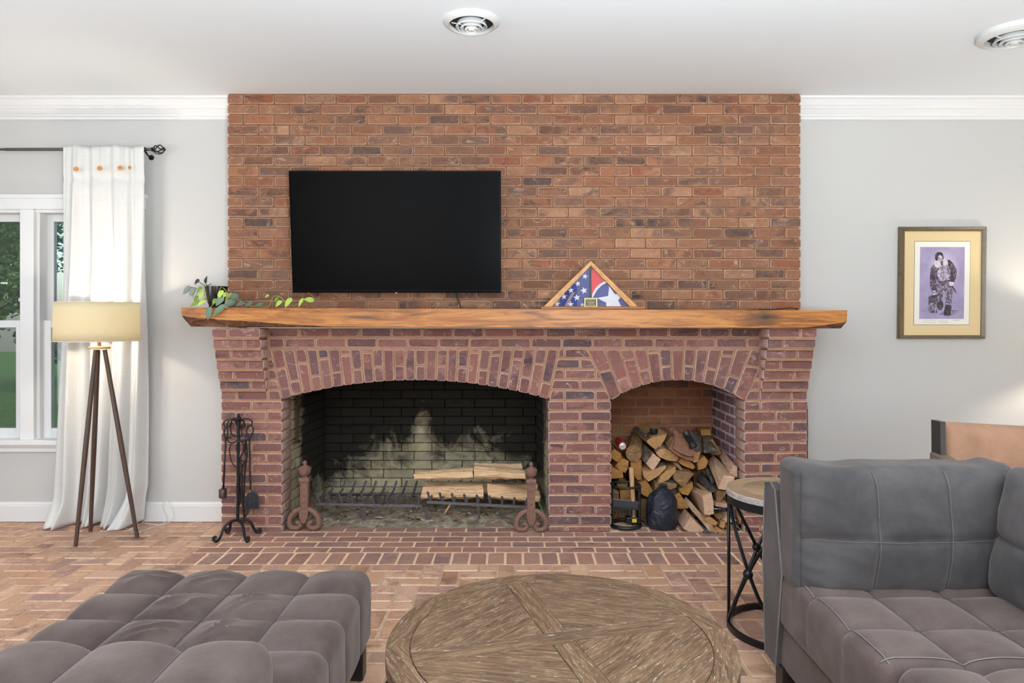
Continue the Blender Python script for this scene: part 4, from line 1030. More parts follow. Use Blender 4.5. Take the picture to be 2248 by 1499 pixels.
for j in range(NZc + 1):
    s = j / NZc
    for i in range(NXc + 1):
        q = i / NXc
        x = P(edge_l(s) + (edge_r(s) - edge_l(s)) * q, 0, CY_).x
        amp = .010 + .026 * min(1, max(0, (s - .09) * 3)) + .018 * s
        if s < .085: amp = .012
        ph = q * 4.1 + .12 * math.sin(s * 3 + q * 5)
        y = CY_ + amp * (math.sin(ph * 2 * math.pi) * .8 + .35 * math.sin(ph * 4.3 * math.pi + 1 + 1.2 * s)) + .008 * noise.noise(Vector((q * 4, s * 5, 1)))
        # box pleat at the far right, gathered back
        y -= .018 * math.exp(-((q - .80) / .035) ** 2) * min(1, 8 * max(0, .5 - s) + .5)
        if abs(s - .088) < .011: y += .006
        z = ztop - (ztop - .012) * s + .006 * math.sin(q * 13) * (1 - s) * (1 if s < .02 else .0)
        if s > .93:           # the hem spreads over the floor
            u_ = (s - .93) / .07; y -= u_ ** 1.5 * (.05 + .05 * math.sin(q * 9 + 1) + .04 * math.sin(q * 17)); z = max(.006 + .012 * abs(math.sin(q * 14)), z)
            x += u_ * .012 * math.sin(q * 21)
        vs.append((x, y, z))
m = MB(); m.add(vs, [(j * (NXc + 1) + i, j * (NXc + 1) + i + 1, (j + 1) * (NXc + 1) + i + 1, (j + 1) * (NXc + 1) + i) for j in range(NZc) for i in range(NXc)], 0, True)
cl = m.build('cloth', M_lin, cur); md = cl.modifiers.new('thick', 'SOLIDIFY'); md.thickness = .0012
M_btn = wood_mat('button_wood', [S(176, 120, 62), S(206, 152, 88), S(222, 176, 116)], (10, 10, 10), 8, .5)
for k, (bx_, by_) in enumerate(((167, 371), (219, 369.5), (264, 368.5), (285, 368))):
    p = P(bx_, by_, CY_ - .032); m = MB(); r_ = .0165 if k < 3 else .013
    axb = (Vector((1 if k < 3 else .7, 0, 0)), Vector((0, 0, 1)), Vector((0, -1, 0)))
    m.lathe(p, [(r_ * .9, -.004), (r_, 0), (r_ * .95, .004), (r_ * .72, .0045), (r_ * .66, .0025), (0, .0025)], 20, ax=axb)
    b = m.build('button', M_btn, cur)
    m = MB()
    for dx in (-.004, .004): m.tube([p + Vector((dx, -.003, 0)), p + Vector((dx, -.0048, .001))], .0014, seg=6)
    m.build('button_hole', plain('button_hole_dark', S(70, 44, 24), .8) if k == 0 else bpy.data.materials['button_hole_dark'], b)
    MB().tube([P(bx_ + 1, 323, CY_ - .020), P(bx_ + 1, 366, CY_ - .024)], .0012, seg=5).build('pleat_stitch', M_lin, cur)
M_rod = plain('pewter_rod', S(96, 94, 92), .35, .8); M_fin = plain('black_finial', S(40, 38, 38), .4, .6)
RY = 4.56; rz_ = P(0, 328, RY).z
rod = thing('curtain_rod', 'pewter curtain rod with a black cage finial above the window', 'curtain rod', (P(345, 0, RY).x, RY, rz_))
xe = P(334, 0, RY).x
MB().tube([(-4.25, RY, rz_), (xe - .20, RY, rz_)], .008, seg=12).build('inner_rod', M_rod, rod)
MB().tube([(-3.38, RY, rz_), (xe, RY, rz_)], .0105, seg=12).build('outer_rod', M_rod, rod)
MB().lathe((xe, RY, rz_), [(.010, -.004), (.014, 0), (.014, .005), (.008, .008), (.008, .014)], 16, ax=(Vector((0, 1, 0)), Vector((0, 0, 1)), Vector((1, 0, 0)))).build('end_cap', M_fin, rod)
fcx = P(349, 0, RY).x; fr_ = .034; m = MB()
for k in range(5):
    m.tube([Vector((fcx - fr_ * math.cos(a) * 1.05, RY + fr_ * .8 * math.sin(a) * math.cos(2 * math.pi * k / 5 + a * .9), rz_ + fr_ * .9 * math.sin(a) * math.sin(2 * math.pi * k / 5 + a * .9))) for a in [math.pi * i / 14 for i in range(15)]], .0036, seg=6)
m.tube([(fcx + fr_, RY, rz_), (fcx + fr_ + .010, RY, rz_)], .006, seg=8); m.build('finial', M_fin, rod)
bx_ = P(318, 0, RY).x; m = MB(); m.tube(smoothpath([(bx_, WY - .004, rz_ - .035), (bx_, WY - .03, rz_ - .035), (bx_, RY + .012, rz_ - .018), (bx_, RY, rz_ - .012)], 4), .005, seg=8); m.lathe((bx_, WY, rz_ - .035), [(.018, 0), (.018, .005), (0, .008)], 14, ax=(Vector((1, 0, 0)), Vector((0, 0, 1)), Vector((0, -1, 0))))
m.ringtube((bx_, RY, rz_), .013, .003, (Vector((0, 1, 0)), Vector((0, 0, 1))), n=18, seg=6); m.tube([(bx_ + .006, RY - .006, rz_ - .014), (bx_ + .022, RY - .010, rz_ - .026)], .003, seg=6); m.build('bracket', M_fin, rod)

# ------------------------------------------------------------------ tripod floor lamp
M_leg = wood_mat('walnut_leg', [S(58, 44, 38), S(84, 64, 52), S(70, 54, 46)], (8, 8, 1.5), 5, .4); M_pale = wood_mat('pale_ash', [S(206, 176, 130), S(226, 198, 152), S(236, 212, 170)], (6, 6, 6), 5, .4)
LX, LY = P(214, 0, 4.30).x, 4.30
lamp = thing('floor_lamp', 'tripod floor lamp with a glowing cream drum shade by the curtain', 'lamp', (LX, LY, 0))
zc_ = P(0, 766, LY).z; zs0, zs1 = P(0, 748, LY).z, P(0, 664, LY).z
feet = [FL(166, 1199), FL(198.5, 1166), FL(301.5, 1180)]
tops = [P(210, 768, LY - .04), P(215.5, 768, LY + .03), P(230, 768, LY)]
for f_, tp in zip(feet, tops):
    d = (tp - f_); MB().tube([f_ + Vector((0, 0, 0)) , f_ + d * .5, f_ + d * 1.0], [.0115, .0155, .0125], seg=10).build('leg', M_leg, lamp)
MB().lathe((LX + .012, LY, zc_), [(.060, 0), (.062, .003), (.062, .014), (.060, .017), (0, .017)], 32).build('collar', M_pale, lamp)
MB().tube([(LX + .012, LY, zc_ + .015), (LX + .006, LY, zs0 + .06)], .010, seg=12).build('neck', plain('copper_neck', S(170, 110, 66), .35, .6), lamp)
t = NT('shade_fabric'); df = t.n('ShaderNodeBsdfDiffuse'); tl = t.n('ShaderNodeBsdfTranslucent'); df.inputs[0].default_value = S(246, 240, 224); tl.inputs[0].default_value = S(255, 247, 222)
mx = t.n('ShaderNodeMixShader'); mx.inputs[0].default_value = .74; t.l(df.outputs[0], mx.inputs[1]); t.l(tl.outputs[0], mx.inputs[2]); t.l(mx.outputs[0], t.out.inputs['Surface']); M_shade = t.m
m = MB(); seg = 64; r0, r1 = .2385, .2330
m.loft([[(LX + math.cos(2 * math.pi * k / seg) * (r0 + (r1 - r0) * s), LY + math.sin(2 * math.pi * k / seg) * (r0 + (r1 - r0) * s), zs0 + (zs1 - zs0) * s) for k in range(seg)] for s in (0, .25, .5, .75, 1)], 0, False, True)
so = m.build('shade', M_shade, lamp); md = so.modifiers.new('thick', 'SOLIDIFY'); md.thickness = .0014
m = MB(); m.ringtube((LX, LY, zs0), r0, .0022, n=64, seg=6); m.ringtube((LX, LY, zs1), r1, .0022, n=64, seg=6); m.build('shade_rim', plain('rim_white', S(226, 216, 196), .7), lamp)
m = MB()
for a in (20, 140, 260): m.tube([(LX, LY, zs0 + .10), (LX + math.cos(D(a)) * r0 * .99, LY + math.sin(D(a)) * r0 * .99, zs0 + .012)], .0025, seg=5)
m.build('spider', M_rod, lamp)
t = NT('lit_bulb'); t.b.inputs['Emission Color'].default_value = (1, .86, .62, 1); t.b.inputs['Emission Strength'].default_value = 30
MB().lathe((LX, LY, zs0 + .10), [(.013, -.03), (.016, 0), (.030, .03), (.033, .05), (.024, .072), (0, .082)], 18).build('bulb', t.m, lamp)
pl_ = bpy.data.lights.new('lamp_light', 'POINT'); pl_.energy = 285; pl_.color = (1, .86, .66); pl_.shadow_soft_size = .034
po = bpy.data.objects.new('lamp_light', pl_); COL.objects.link(po); po.location = (LX, LY, zs0 + .145)
M_wire = plain('clear_cord', S(216, 214, 206), .3)
g0 = FL(298, 1173); m = MB()
m.tube(smoothpath([(LX + .02, LY + .02, zc_), feet[2].lerp(tops[2], .9) + Vector((-.01, .012, 0)), feet[2].lerp(tops[2], .5) + Vector((-.004, .02, 0)), feet[2].lerp(tops[2], .06) + Vector((.0, .022, .0)), FL(310, 1165, .004), FL(345, 1154, .004), FL(366, 1149, .004), Vector((P(380, 1140, 4.615).x, 4.615, .03)), P(379, 1120, 4.62), P(368, 1100, 4.622), P(358, 1103, 4.622), P(357, 1115, 4.62), P(366, 1138, 4.618), FL(352, 1152, .004), FL(318, 1148, .004)], 6), .0022, seg=6)
m.build('cord', M_wire, lamp)
m = MB(); m.tube(smoothpath([FL(246, 1154, .004), FL(262, 1155, .004), FL(285, 1163, .006), FL(292, 1161, .008), FL(284, 1160, .004), FL(305, 1158, .03)], 5), .0024, seg=6)
o_ = m.build('loose_wire', M_wire); tag(o_, 'short loose clear wire on the floor under the curtain hem', 'cable')

# a second lamp stands just beyond the right edge of the picture and lights that wall
RX, RYl, RZ0, RZ1 = 3.78, 4.22, 1.12, 1.36
l2 = thing('side_lamp', 'drum lamp on a black stand beyond the tan armchair', 'lamp', (RX, RYl, 0))
MB().lathe((RX, RYl, 0), [(.14, 0), (.14, .015), (.012, .03), (.010, 1.10), (0, 1.12)], 20).build('stand', M_fin, l2)
m = MB(); m.loft([[(RX + math.cos(2 * math.pi * k / 40) * .19, RYl + math.sin(2 * math.pi * k / 40) * .19, z) for k in range(40)] for z in (RZ0, RZ1)], 0, False, True)
so = m.build('shade', M_shade, l2); md = so.modifiers.new('thick', 'SOLIDIFY'); md.thickness = .0014
pl2 = bpy.data.lights.new('side_lamp_light', 'POINT'); pl2.energy = 30; pl2.color = (1, .88, .72); pl2.shadow_soft_size = .034
po = bpy.data.objects.new('side_lamp_light', pl2); COL.objects.link(po); po.location = (RX, RYl, RZ0 + .13)

# ------------------------------------------------------------------ fire tools
def path3(pts, Y): return [P(x, y, Y if not isinstance(Y, (list, tuple)) else Y[i]) for i, (x, y) in enumerate(pts)]
# crop 8b: scale 4.684, origin (460, 880)
def qt(x, y, Y): return P(460 + x / 4.684, 880 + y / 4.684, Y)
TY = 4.34; tb = qt(300, 1225, TY)
stand = thing('fire_tool_stand', 'black wrought iron fire tool stand on four scrolled feet', 'tool stand', (tb.x, TY, 0))
MB().tube([qt(290, 1225, TY), qt(297, 190, TY)], .0095, seg=10).build('post', M_iron, stand)
MB().lathe(qt(297, 200, TY), [(.006, -.01), (.017, .0), (.021, .010), (.016, .020), (.006, .026), (.010, .031), (.009, .038), (0, .046)], 16).build('finial', M_iron, stand)
def ft(x, y, Y=None, z=None): return qt(x, y, Y)
fy = [F * (H - .008) / (880 + y / 4.684 - HY) for y in (1440, 1350, 1440, 1355)]; fy[1] = 4.355; fy[3] = 4.375
for pts, Y1_ in (([(285, 1225), (220, 1240), (150, 1300), (110, 1400), (70, 1442), (40, 1425), (48, 1400), (72, 1408)], fy[0]), ([(275, 1228), (225, 1240), (212, 1290), (205, 1335), (188, 1355), (168, 1340), (172, 1312), (192, 1318)], fy[1]), ([(290, 1228), (330, 1260), (352, 1330), (362, 1400), (385, 1445), (402, 1425), (398, 1400), (380, 1408)], fy[2]), ([(300, 1225), (380, 1220), (430, 1260), (455, 1310), (495, 1358), (522, 1340), (518, 1312), (498, 1320)], fy[3])):
    n = len(pts); MB().tube(smoothpath([qt(x, y, TY + (Y1_ - TY) * min(1, i / (n - 4))) for i, (x, y) in enumerate(pts)], 6), .0085, seg=8).build('scroll_foot', M_iron, stand)
for pts, dy in (([(285, 250), (262, 205), (215, 188), (160, 205), (145, 240), (165, 270), (185, 262)], -.03), ([(300, 250), (330, 200), (380, 182), (430, 200), (436, 235), (405, 258), (385, 250)], -.03), ([(290, 240), (262, 180), (235, 190), (215, 235), (195, 270), (180, 240), (200, 205)], .05), ([(300, 240), (330, 190), (352, 215), (362, 260), (340, 275), (335, 240)], .05),
                ([(285, 400), (250, 428), (205, 425), (180, 395), (200, 372), (222, 380)], .0), ([(300, 400), (340, 415), (390, 402), (412, 375), (395, 355), (375, 362)], .0), ([(290, 370), (240, 355), (220, 330), (218, 250), (240, 225)], .02), ([(300, 370), (330, 350), (325, 280), (310, 240)], .02)):
    MB().tube(smoothpath([qt(x, y, TY + (dy if dy < 0 else dy * .8) * min(1, i / 3)) for i, (x, y) in enumerate(pts)], 6), .0045, seg=6).build('scroll_hook', M_iron, stand)
def loop_tool(name, label, cat, hang, parts):
    T = thing(name, label, cat, qt(*hang, TY)); 
    for nm, pts, r_, Y in parts: MB().tube(smoothpath([qt(x, y, Y) for x, y in pts], 6) if len(pts) > 2 else [qt(x, y, Y) for x, y in pts], r_, seg=8).build(nm, M_iron, T)
    return T
grp = 'fire tools on the wrought iron stand'
br = loop_tool('fire_brush', 'fire tool with a short round metal ferrule hanging nearest the white wall', 'fire tool', (168, 300), [('handle_loop', [(165, 270), (150, 320), (165, 395), (185, 340), (182, 285), (165, 268)], .005, TY - .03), ('rod', [(166, 400), (142, 915)], .0058, TY - .03)]); br['group'] = grp
MB().lathe(qt(136, 995, TY - .03), [(.020, 0), (.0235, .003), (.0235, .052), (.020, .056), (.006, .060)], 18).build('ferrule', plain('dark_copper', S(74, 56, 48), .4, .6), br)
sv = loop_tool('fire_shovel', 'black fire shovel with a square blade hanging at the firebox side of the stand', 'fire tool', (410, 260), [('handle_loop', [(400, 255), (380, 310), (412, 375), (448, 310), (435, 260), (405, 250)], .005, TY - .02), ('rod', [(412, 378), (415, 700), (425, 915)], .0055, TY - .02)]); sv['group'] = grp
m = MB(); bl = [(372, 985), (395, 950), (425, 935), (470, 950), (492, 985), (505, 1110), (366, 1110)]
m.loft([[qt(x, y, TY - .02 + .02 * (y - 935) / 175 + d) for x, y in bl] for d in (0, .004)], 0); rim = [(425, 912), (480, 930), (508, 975), (516, 1095), (505, 1110), (492, 985), (470, 950), (425, 935)]
m.loft([[qt(x, y, TY - .026 + d) for x, y in rim] for d in (0, .012)], 0); m.build('blade', plain('worn_black_steel', S(62, 66, 74), .4, .5, var=.4, bscale=40), sv)
pk = loop_tool('fire_poker', 'iron fire poker hanging in front of the post of the tool stand', 'fire tool', (320, 430), [('handle_loop', [(312, 575), (278, 500), (290, 430), (320, 418), (352, 450), (345, 520), (318, 578)], .005, TY - .05), ('rod', [(316, 578), (335, 760), (330, 900), (345, 1100), (362, 1250)], .0065, TY - .05), ('hook', [(362, 1195), (388, 1150), (380, 1120), (355, 1100)], .0055, TY - .05)]); pk['group'] = grp
tg = loop_tool('fire_tongs', 'pair of iron fire tongs hanging beside the poker on the tool stand', 'fire tool', (370, 430), [('arm', [(372, 415), (362, 520), (380, 590), (365, 720), (352, 1000), (358, 1200), (352, 1255)], .006, TY + .01), ('arm', [(375, 415), (385, 520), (380, 590), (330, 690), (310, 850), (318, 1020), (290, 1110), (300, 1180)], .0045, TY + .03), ('handle_loop', [(222, 440), (205, 500), (225, 620), (275, 688)], .004, TY + .015), ('handle_loop', [(330, 690), (362, 660), (352, 620), (320, 618)], .004, TY + .015)]); tg['group'] = grp

# ------------------------------------------------------------------ andirons
def andiron(px, py, label):
    Y = F * H / (py - HY); s = Y / F; c_ = P(px, py, Y); X = c_.x
    T = thing('andiron', label, 'andiron', (X, Y, 0), 'pair of scrolled cast iron andirons')
    U = lambda dx, dy, d=0: Vector((X + dx * s, Y + d, max(.0, -dy * s)))      # dx, dy in photo pixels from the foot
    for sg in (-1, 1):
        pts = [(2, -44), (9, -46), (19, -42), (29, -31), (32.5, -18), (30, -9), (22, -5), (14, -6), (9, -12), (12, -18), (18, -17)]
        rad = [5, 6, 6.4, 6.4, 6.2, 6, 5.6, 5.2, 5, 5, 4]
        rad = [r * s for r in rad]
        pth = smoothpath([U(sg * x, min(y, -5.2), -.012) for x, y in pts], 5); rr_ = [rad[min(len(rad) - 1, int(i / 5))] for i in range(len(pth))]
        MB().tube(pth, rr_, seg=10).build('scroll_foot', M_rust, T)
    m = MB(); m.box(U(-9, -108, -.022), U(9, -38, .022), bev=.003); m.box(U(-11, -116, -.028), U(11, -107, .028), bev=.003); m.build('column', M_rust, T)
    m = MB(); fr_ = [(-10, -46), (10, -46), (9, -30), (4, -19), (0, -17), (-4, -19), (-9, -30)]
    m.loft([[U(x, y, d) for x, y in fr_] for d in (-.034, -.012)]); m.build('shield', M_rust, T)
    MB().box(U(-4, -40, -.037), U(4, -26, -.03), bev=.001).build('shield_panel', M_rust, T)
    m = MB()
    for a, b, c2, d2 in ((-7, -104, -6, -48), (6, -104, 7, -48), (-7, -104, 7, -103), (-7, -49, 7, -48)): m.box(U(a, b, -.025), U(c2, d2, -.02))
    m.build('column_moulding', M_rust, T)
    for dy in (-92, -77, -62):
        m = MB(); q = [U(0, dy - 6, -.0215), U(3.2, dy, -.0215), U(0, dy + 6, -.0215), U(-3.2, dy, -.0215), U(0, dy, -.027)]
        m.add(q, [(0, 1, 4), (1, 2, 4), (2, 3, 4), (3, 0, 4), (0, 3, 2, 1)]); m.build('diamond', M_rust, T)
    z = lambda dy: -dy * s
    MB().lathe((X, Y, 0), [(6 * s, z(-115)), (5 * s, z(-118)), (9 * s, z(-121)), (12.5 * s, z(-127)), (13 * s, z(-131)), (13.8 * s, z(-133)), (13.8 * s, z(-136)), (9 * s, z(-140)), (4 * s, z(-142)), (3.4 * s, z(-143)), (4.6 * s, z(-146)), (4.6 * s, z(-149)), (2.4 * s, z(-152)), (0, z(-152.6))], 24).build('urn', M_rust, T)
    MB().tube(smoothpath([(X, Y + .01, .06), (X, Y + .12, .10), (X, Y + .30, .105), (X, Y + .42, .10), (X, Y + .44, .01)], 4), .012, seg=8).build('log_bar', M_rust, T)
andiron(669.5, 1163, 'rusty cast iron andiron with an urn top at the empty end of the firebox')
andiron(1166, 1166.5, 'rusty cast iron andiron with an urn top standing before the stacked logs')

# ------------------------------------------------------------------ fire grates
def grate(x0, x1, yl, yr, nb, label, legs, lean, prong):
    T = thing('fire_grate', label, 'grate', P((x0 + x1) / 2, 1140, 4.72), 'iron bar grates in the firebox')
    Yf, Yr = 4.640, 5.02
    a, b = P(x0, yl, Yf), P(x1, yr, Yf); hb = .0085
    m = MB(); m.loft([[p + Vector((0, dy, dz)) for dy, dz in ((-hb, -hb), (hb, -hb), (hb, hb), (-hb, hb))] for p in (a, b)]); m.build('front_bar', M_grate, T)
    zr = (a.z + b.z) / 2
    MB().box((a.x - .02, Yr - .1 - hb, zr - hb), (b.x + .02, Yr - .1 + hb, zr + hb)).build('rear_bar', M_grate, T)
    for i in range(nb):
        f_ = i / (nb - 1); p = a.lerp(b, .03 + .94 * f_); tx, tyy = lean(f_)
        up = P(CX + p.x * F / Yf + tx, yl + (yr - yl) * f_ - tyy, Yf - .03)
        pth = [Vector((p.x + .012, Yr, zr + .07)), Vector((p.x, Yr - .05, zr + .018)), Vector((p.x, Yf + .1, p.z + .015)), Vector((p.x, Yf, p.z + .012)), up]
        MB().tube(pth, .0088, seg=4, smooth=False).build('bar', M_grate, T)
    for lx, ly, top_y in legs:
        g = FL(lx, ly); tpx = P(lx + (2 if lx % 2 else -3), top_y, Yf); m = MB().tube([tpx, Vector((g.x, g.y, .0))], .009, seg=4, smooth=False); m.build('leg', M_grate, T)
        MB().tube([Vector((tpx.x, Yr - .1, zr)), Vector((tpx.x + .02, Yr - .06, .005))], .009, seg=4, smooth=False).build('leg', M_grate, T)
grate(694, 926, 1105.5, 1110, 10, 'empty iron bar grate in the firebox', [(799, 1145, 1112), (935, 1144, 1112)], lambda f: (-9 + 11 * f, 23 - 2 * f), 0)
grate(937, 1162, 1101.5, 1113, 9, 'iron bar grate carrying the stacked split logs', [(1052, 1142, 1107), (1166, 1146, 1114)], lambda f: (-5 + 10 * max(0, f - .3), 22 - 3 * f), 0)
# ------------------------------------------------------------------ split logs
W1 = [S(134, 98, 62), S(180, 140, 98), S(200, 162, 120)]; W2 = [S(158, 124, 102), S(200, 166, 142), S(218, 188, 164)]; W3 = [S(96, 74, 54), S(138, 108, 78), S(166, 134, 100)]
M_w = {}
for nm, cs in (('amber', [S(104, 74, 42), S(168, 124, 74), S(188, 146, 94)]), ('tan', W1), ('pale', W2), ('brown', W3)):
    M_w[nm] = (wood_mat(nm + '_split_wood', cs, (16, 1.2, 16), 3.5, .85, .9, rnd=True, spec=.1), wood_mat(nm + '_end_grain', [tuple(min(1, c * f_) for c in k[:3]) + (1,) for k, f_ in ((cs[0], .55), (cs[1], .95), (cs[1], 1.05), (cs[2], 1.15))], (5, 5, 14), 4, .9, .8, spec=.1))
M_wx = wood_mat('long_split_wood', [S(140, 102, 72), S(230, 192, 152), S(250, 230, 202)], (1.1, 26, 26), 3.6, .85, 1.0, spec=.1)
M_ex = wood_mat('long_end_grain', [S(160, 116, 76), S(206, 160, 112), S(220, 182, 136)], (6, 6, 6), 4, .9, .5, spec=.1)
t = NT('grey_bark'); f = t.noise(t.coord((1, .4, 1)), 22, 7, .75, .6); t.set(Base_Color=t.ramp(f, [(.34, S(60, 50, 42)), (.5, S(108, 92, 76)), (.66, S(150, 132, 112))]), Roughness=.95); t.bump(f, 1.0, .012); M_gb = t.m
t = NT('charred_wood'); f = t.noise(t.coord(), 18, 7, .75); t.set(Base_Color=t.ramp(f, [(.36, S(40, 38, 38)), (.52, S(78, 74, 72)), (.68, S(128, 118, 108))]), Roughness=.9); t.bump(f, .7, .01); M_ch = t.m
GRP = 'split firewood stacked in the niche'
def log(label, A, YA, B=None, YB=5.04, kind='amber', shift=(0, 0), bark=(), end=None, name='split_log', group=GRP, jag=1.0, conv=None, side=None):
    """A, B: outlines in photo pixels of the near and the far end; B defaults to A pushed straight back"""
    r = random.Random(hash(label) % 9973 if False else sum(ord(c) * (i + 1) for i, c in enumerate(label)))
    def dense(pts):
        out = []
        for i in range(len(pts)):
            p, q = pts[i], pts[(i + 1) % len(pts)]
            out += [Vector(p), Vector(((p[0] + q[0]) / 2 + r.uniform(-.7, .7) * jag, (p[1] + q[1]) / 2 + r.uniform(-.7, .7) * jag))]
        return out
    a = [P(p.x, p.y, YA) for p in dense(A)]
    if B: b = [P(p.x, p.y, YB) for p in dense(B)]
    else: b = [Vector((q.x + shift[0] + r.uniform(-.003, .003), YB, q.z + shift[1] + r.uniform(-.003, .003))) for q in a]
    rings = [[p + Vector((0, r.uniform(-.003, .003), 0)) for p in a]]
    for f in (.33, .67): rings.append([p.lerp(q, f) + Vector((r.uniform(-.0025, .0025), 0, r.uniform(-.0025, .0025))) for p, q in zip(a, b)])
    rings.append(b)
    c_ = sum(a + b, Vector()) / (2 * len(a))
    for rg in rings:
        for p in rg:
            p.z = max(p.z, .001)
            if p.y > 4.405: p.x = min(1.484, max(.652, p.x))
    n = len(a); m = MB(); o = 0
    for rg in rings: m.v += rg
    for k in range(3):
        for i in range(n):
            j = (i + 1) % n; m.f.append([k * n + i, k * n + j, (k + 1) * n + j, (k + 1) * n + i]); m.mi.append(2 if (i // 2) in bark else 0); m.sm.append(False)
    m.f.append(list(range(n))[::-1]); m.mi.append(1); m.sm.append(False); m.f.append([3 * n + i for i in range(n)]); m.mi.append(1); m.sm.append(False)
    sm_, em_ = M_w[kind] if kind in M_w else (kind, kind)
    return tag(m.build(name, [side or sm_, end or em_, M_gb], loc=c_), label, 'log', group)
def a5(*p): return [(1330 + x / 5.553, 920 + y / 5.553) for x, y in p]
def a6(*p): return [(1460 + x / 5.355, 920 + y / 5.355) for x, y in p]
def a8(*p): return [(900 + x / 7.025, 1000 + y / 7.025) for x, y in p]
# round log and the upper row
log('round weathered log lying end on beside the red can', a5(*[(340 + 100 * math.cos(i * .5236), 415 + 105 * math.sin(i * .5236)) for i in range(12)]), 4.62, a5(*[(385 + 92 * math.cos(i * .5236), 215 + 75 * math.sin(i * .5236)) for i in range(12)]), 5.04, 'brown')
log('wedge log with a bark back on top of the pile under the black cup', a5((500, 262), (560, 225), (745, 175), (720, 245), (668, 330), (610, 372), (505, 292)), 4.66, None, 5.04, 'tan', (-.03, .018), (0,))
log('square pinkish log end with rough bark on its upper flank', a5((490, 540), (575, 418), (670, 490), (575, 630)), 4.58, None, 5.0, 'pale', (-.045, .05), (0,))
log('pale lumpy log end lying just below the leather glove', a5((610, 410), (660, 365), (720, 358), (800, 390), (890, 470), (870, 515), (740, 500), (650, 460)), 4.60, None, 5.0, 'tan', (.01, .03), (0, 1, 2))
log('log with a ragged split face left of the leather glove', a5((730, 300), (790, 215), (850, 210), (830, 300), (760, 355)), 4.70, None, 5.04, 'brown', (0, .01))
log('small amber log leaning on the brick pier below the red can', a5((60, 470), (60, 400), (110, 360), (185, 420), (190, 530), (150, 525)), 4.64, None, 5.0)
log('amber log with a pointed lower edge under the red can', a5((110, 580), (200, 480), (280, 510), (270, 600), (240, 660)), 4.62, None, 5.0)
log('broad amber log wedged against the brick pier', a5((60, 580), (205, 640), (215, 710), (60, 725)), 4.60, None, 5.0, 'amber', (0, .01))
log('tall squared amber log standing behind the wooden handle', a5((300, 512), (435, 500), (440, 740), (385, 740), (300, 620)), 4.64, None, 5.0, 'amber')
log('curved amber log end right of the wooden handle', a5((450, 640), (560, 620), (730, 560), (735, 600), (640, 690), (520, 760), (465, 710)), 4.58, None, 5.0, 'tan', (0, .02), (1,))
log('long smooth split log tilted up towards the middle of the pile', a5((635, 770), (670, 690), (760, 620), (855, 580), (850, 640), (760, 740), (680, 785)), 4.57, None, 5.0, 'tan', (.01, .01))
log('large amber log between the ring frame and the black bag', a5((405, 790), (490, 740), (595, 905), (545, 965), (410, 900)), 4.60, None, 5.0, 'amber', (-.02, 0))
log('flat brown log lying above the black bag', a5((600, 775), (720, 770), (870, 790), (860, 830), (700, 890), (595, 890)), 4.56, None, 5.0, 'brown', (0, .03), (0, 1))
log('log with a dark heart in the middle of the pile', a6((100, 650), (150, 610), (270, 620), (340, 640), (230, 790), (190, 785), (105, 710)), 4.56, None, 5.0, 'brown', (0, .03), (0,))
log('small log seen through the top of the ring frame', a5((135, 785), (160, 722), (260, 760), (275, 860), (140, 830)), 4.66, None, 5.0, 'amber')
log('narrow log end behind the post of the ring frame', a5((80, 850), (160, 890), (160, 985), (80, 985)), 4.66, None, 5.0, 'brown')
log('amber log behind the wedge of the ring frame', a5((170, 872), (295, 855), (300, 990), (175, 985)), 4.66, None, 5.0, 'amber')
log('bottom log behind the ring frame', a5((80, 1090), (240, 1140), (250, 1300), (80, 1300)), 4.67, None, 5.0, 'amber')
log('dark amber log between the ring frame and bag near the floor', a5((405, 965), (505, 975), (510, 1250), (420, 1270)), 4.66, None, 5.0, 'brown')
log('grey log end peeping over the black bag', a5((700, 890), (780, 850), (855, 850), (850, 960), (750, 990)), 4.60, None, 5.0, M_ch)
log('amber log between the dark hearted log and the pale log', a6((160, 835), (210, 790), (320, 735), (330, 800), (270, 895), (200, 880)), 4.58, None, 5.0, 'amber')
log('amber log low behind the black bag', a6((105, 905), (170, 860), (275, 1035), (260, 1050), (110, 1050)), 4.58, None, 5.0, 'amber')
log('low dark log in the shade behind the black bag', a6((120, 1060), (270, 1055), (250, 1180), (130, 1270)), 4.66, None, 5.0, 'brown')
log('half round log just right of the gauntlet hem', a6((155, 500), (190, 460), (300, 500), (355, 560), (330, 590), (200, 540)), 4.59, None, 5.0, 'amber', (0, .02), (1,))
log('rounded amber log below the grey weathered log', a6((375, 540), (390, 480), (460, 430), (505, 490), (480, 570), (390, 600)), 4.62, None, 5.0, 'amber')
log('thin splinter under the round log end', a6((100, 525), (150, 515), (205, 585), (190, 605)), 4.57, None, 4.9, 'brown')
log('small block tucked under the glove and flashlight', a6((325, 470), (345, 400), (420, 385), (390, 500), (330, 510)), 4.60, None, 4.9, 'tan')
log('weathered grey log with a crack on top of the pile', a6((285, 330), (365, 300), (440, 390), (370, 372)), 4.64, a6((280, 130), (330, 120), (430, 180), (425, 330)), 5.0, M_ch, side=M_gb)
log('grey and rusty brown log at the top by the side wall', a6((455, 395), (540, 400), (650, 380), (560, 330), (450, 340)), 4.64, a6((440, 230), (470, 225), (560, 300), (520, 205), (440, 190)), 5.0, M_ch, side=M_gb)
log('dark amber log standing on end against the niche back', a6((420, 122), (535, 118), (535, 190), (430, 195)), 4.95, None, 5.08, 'amber')
log('amber log in the back corner beside the side wall', a6((525, 240), (560, 235), (660, 385), (650, 420), (540, 420)), 4.85, None, 5.06, 'amber')
log('large pale split log thrust out of the pile above the side table', a6((625, 820), (650, 730), (690, 655), (820, 680), (795, 770), (755, 832)), 4.42, a6((500, 500), (520, 470), (570, 425), (690, 520), (720, 600), (620, 640)), 4.80, 'pale')
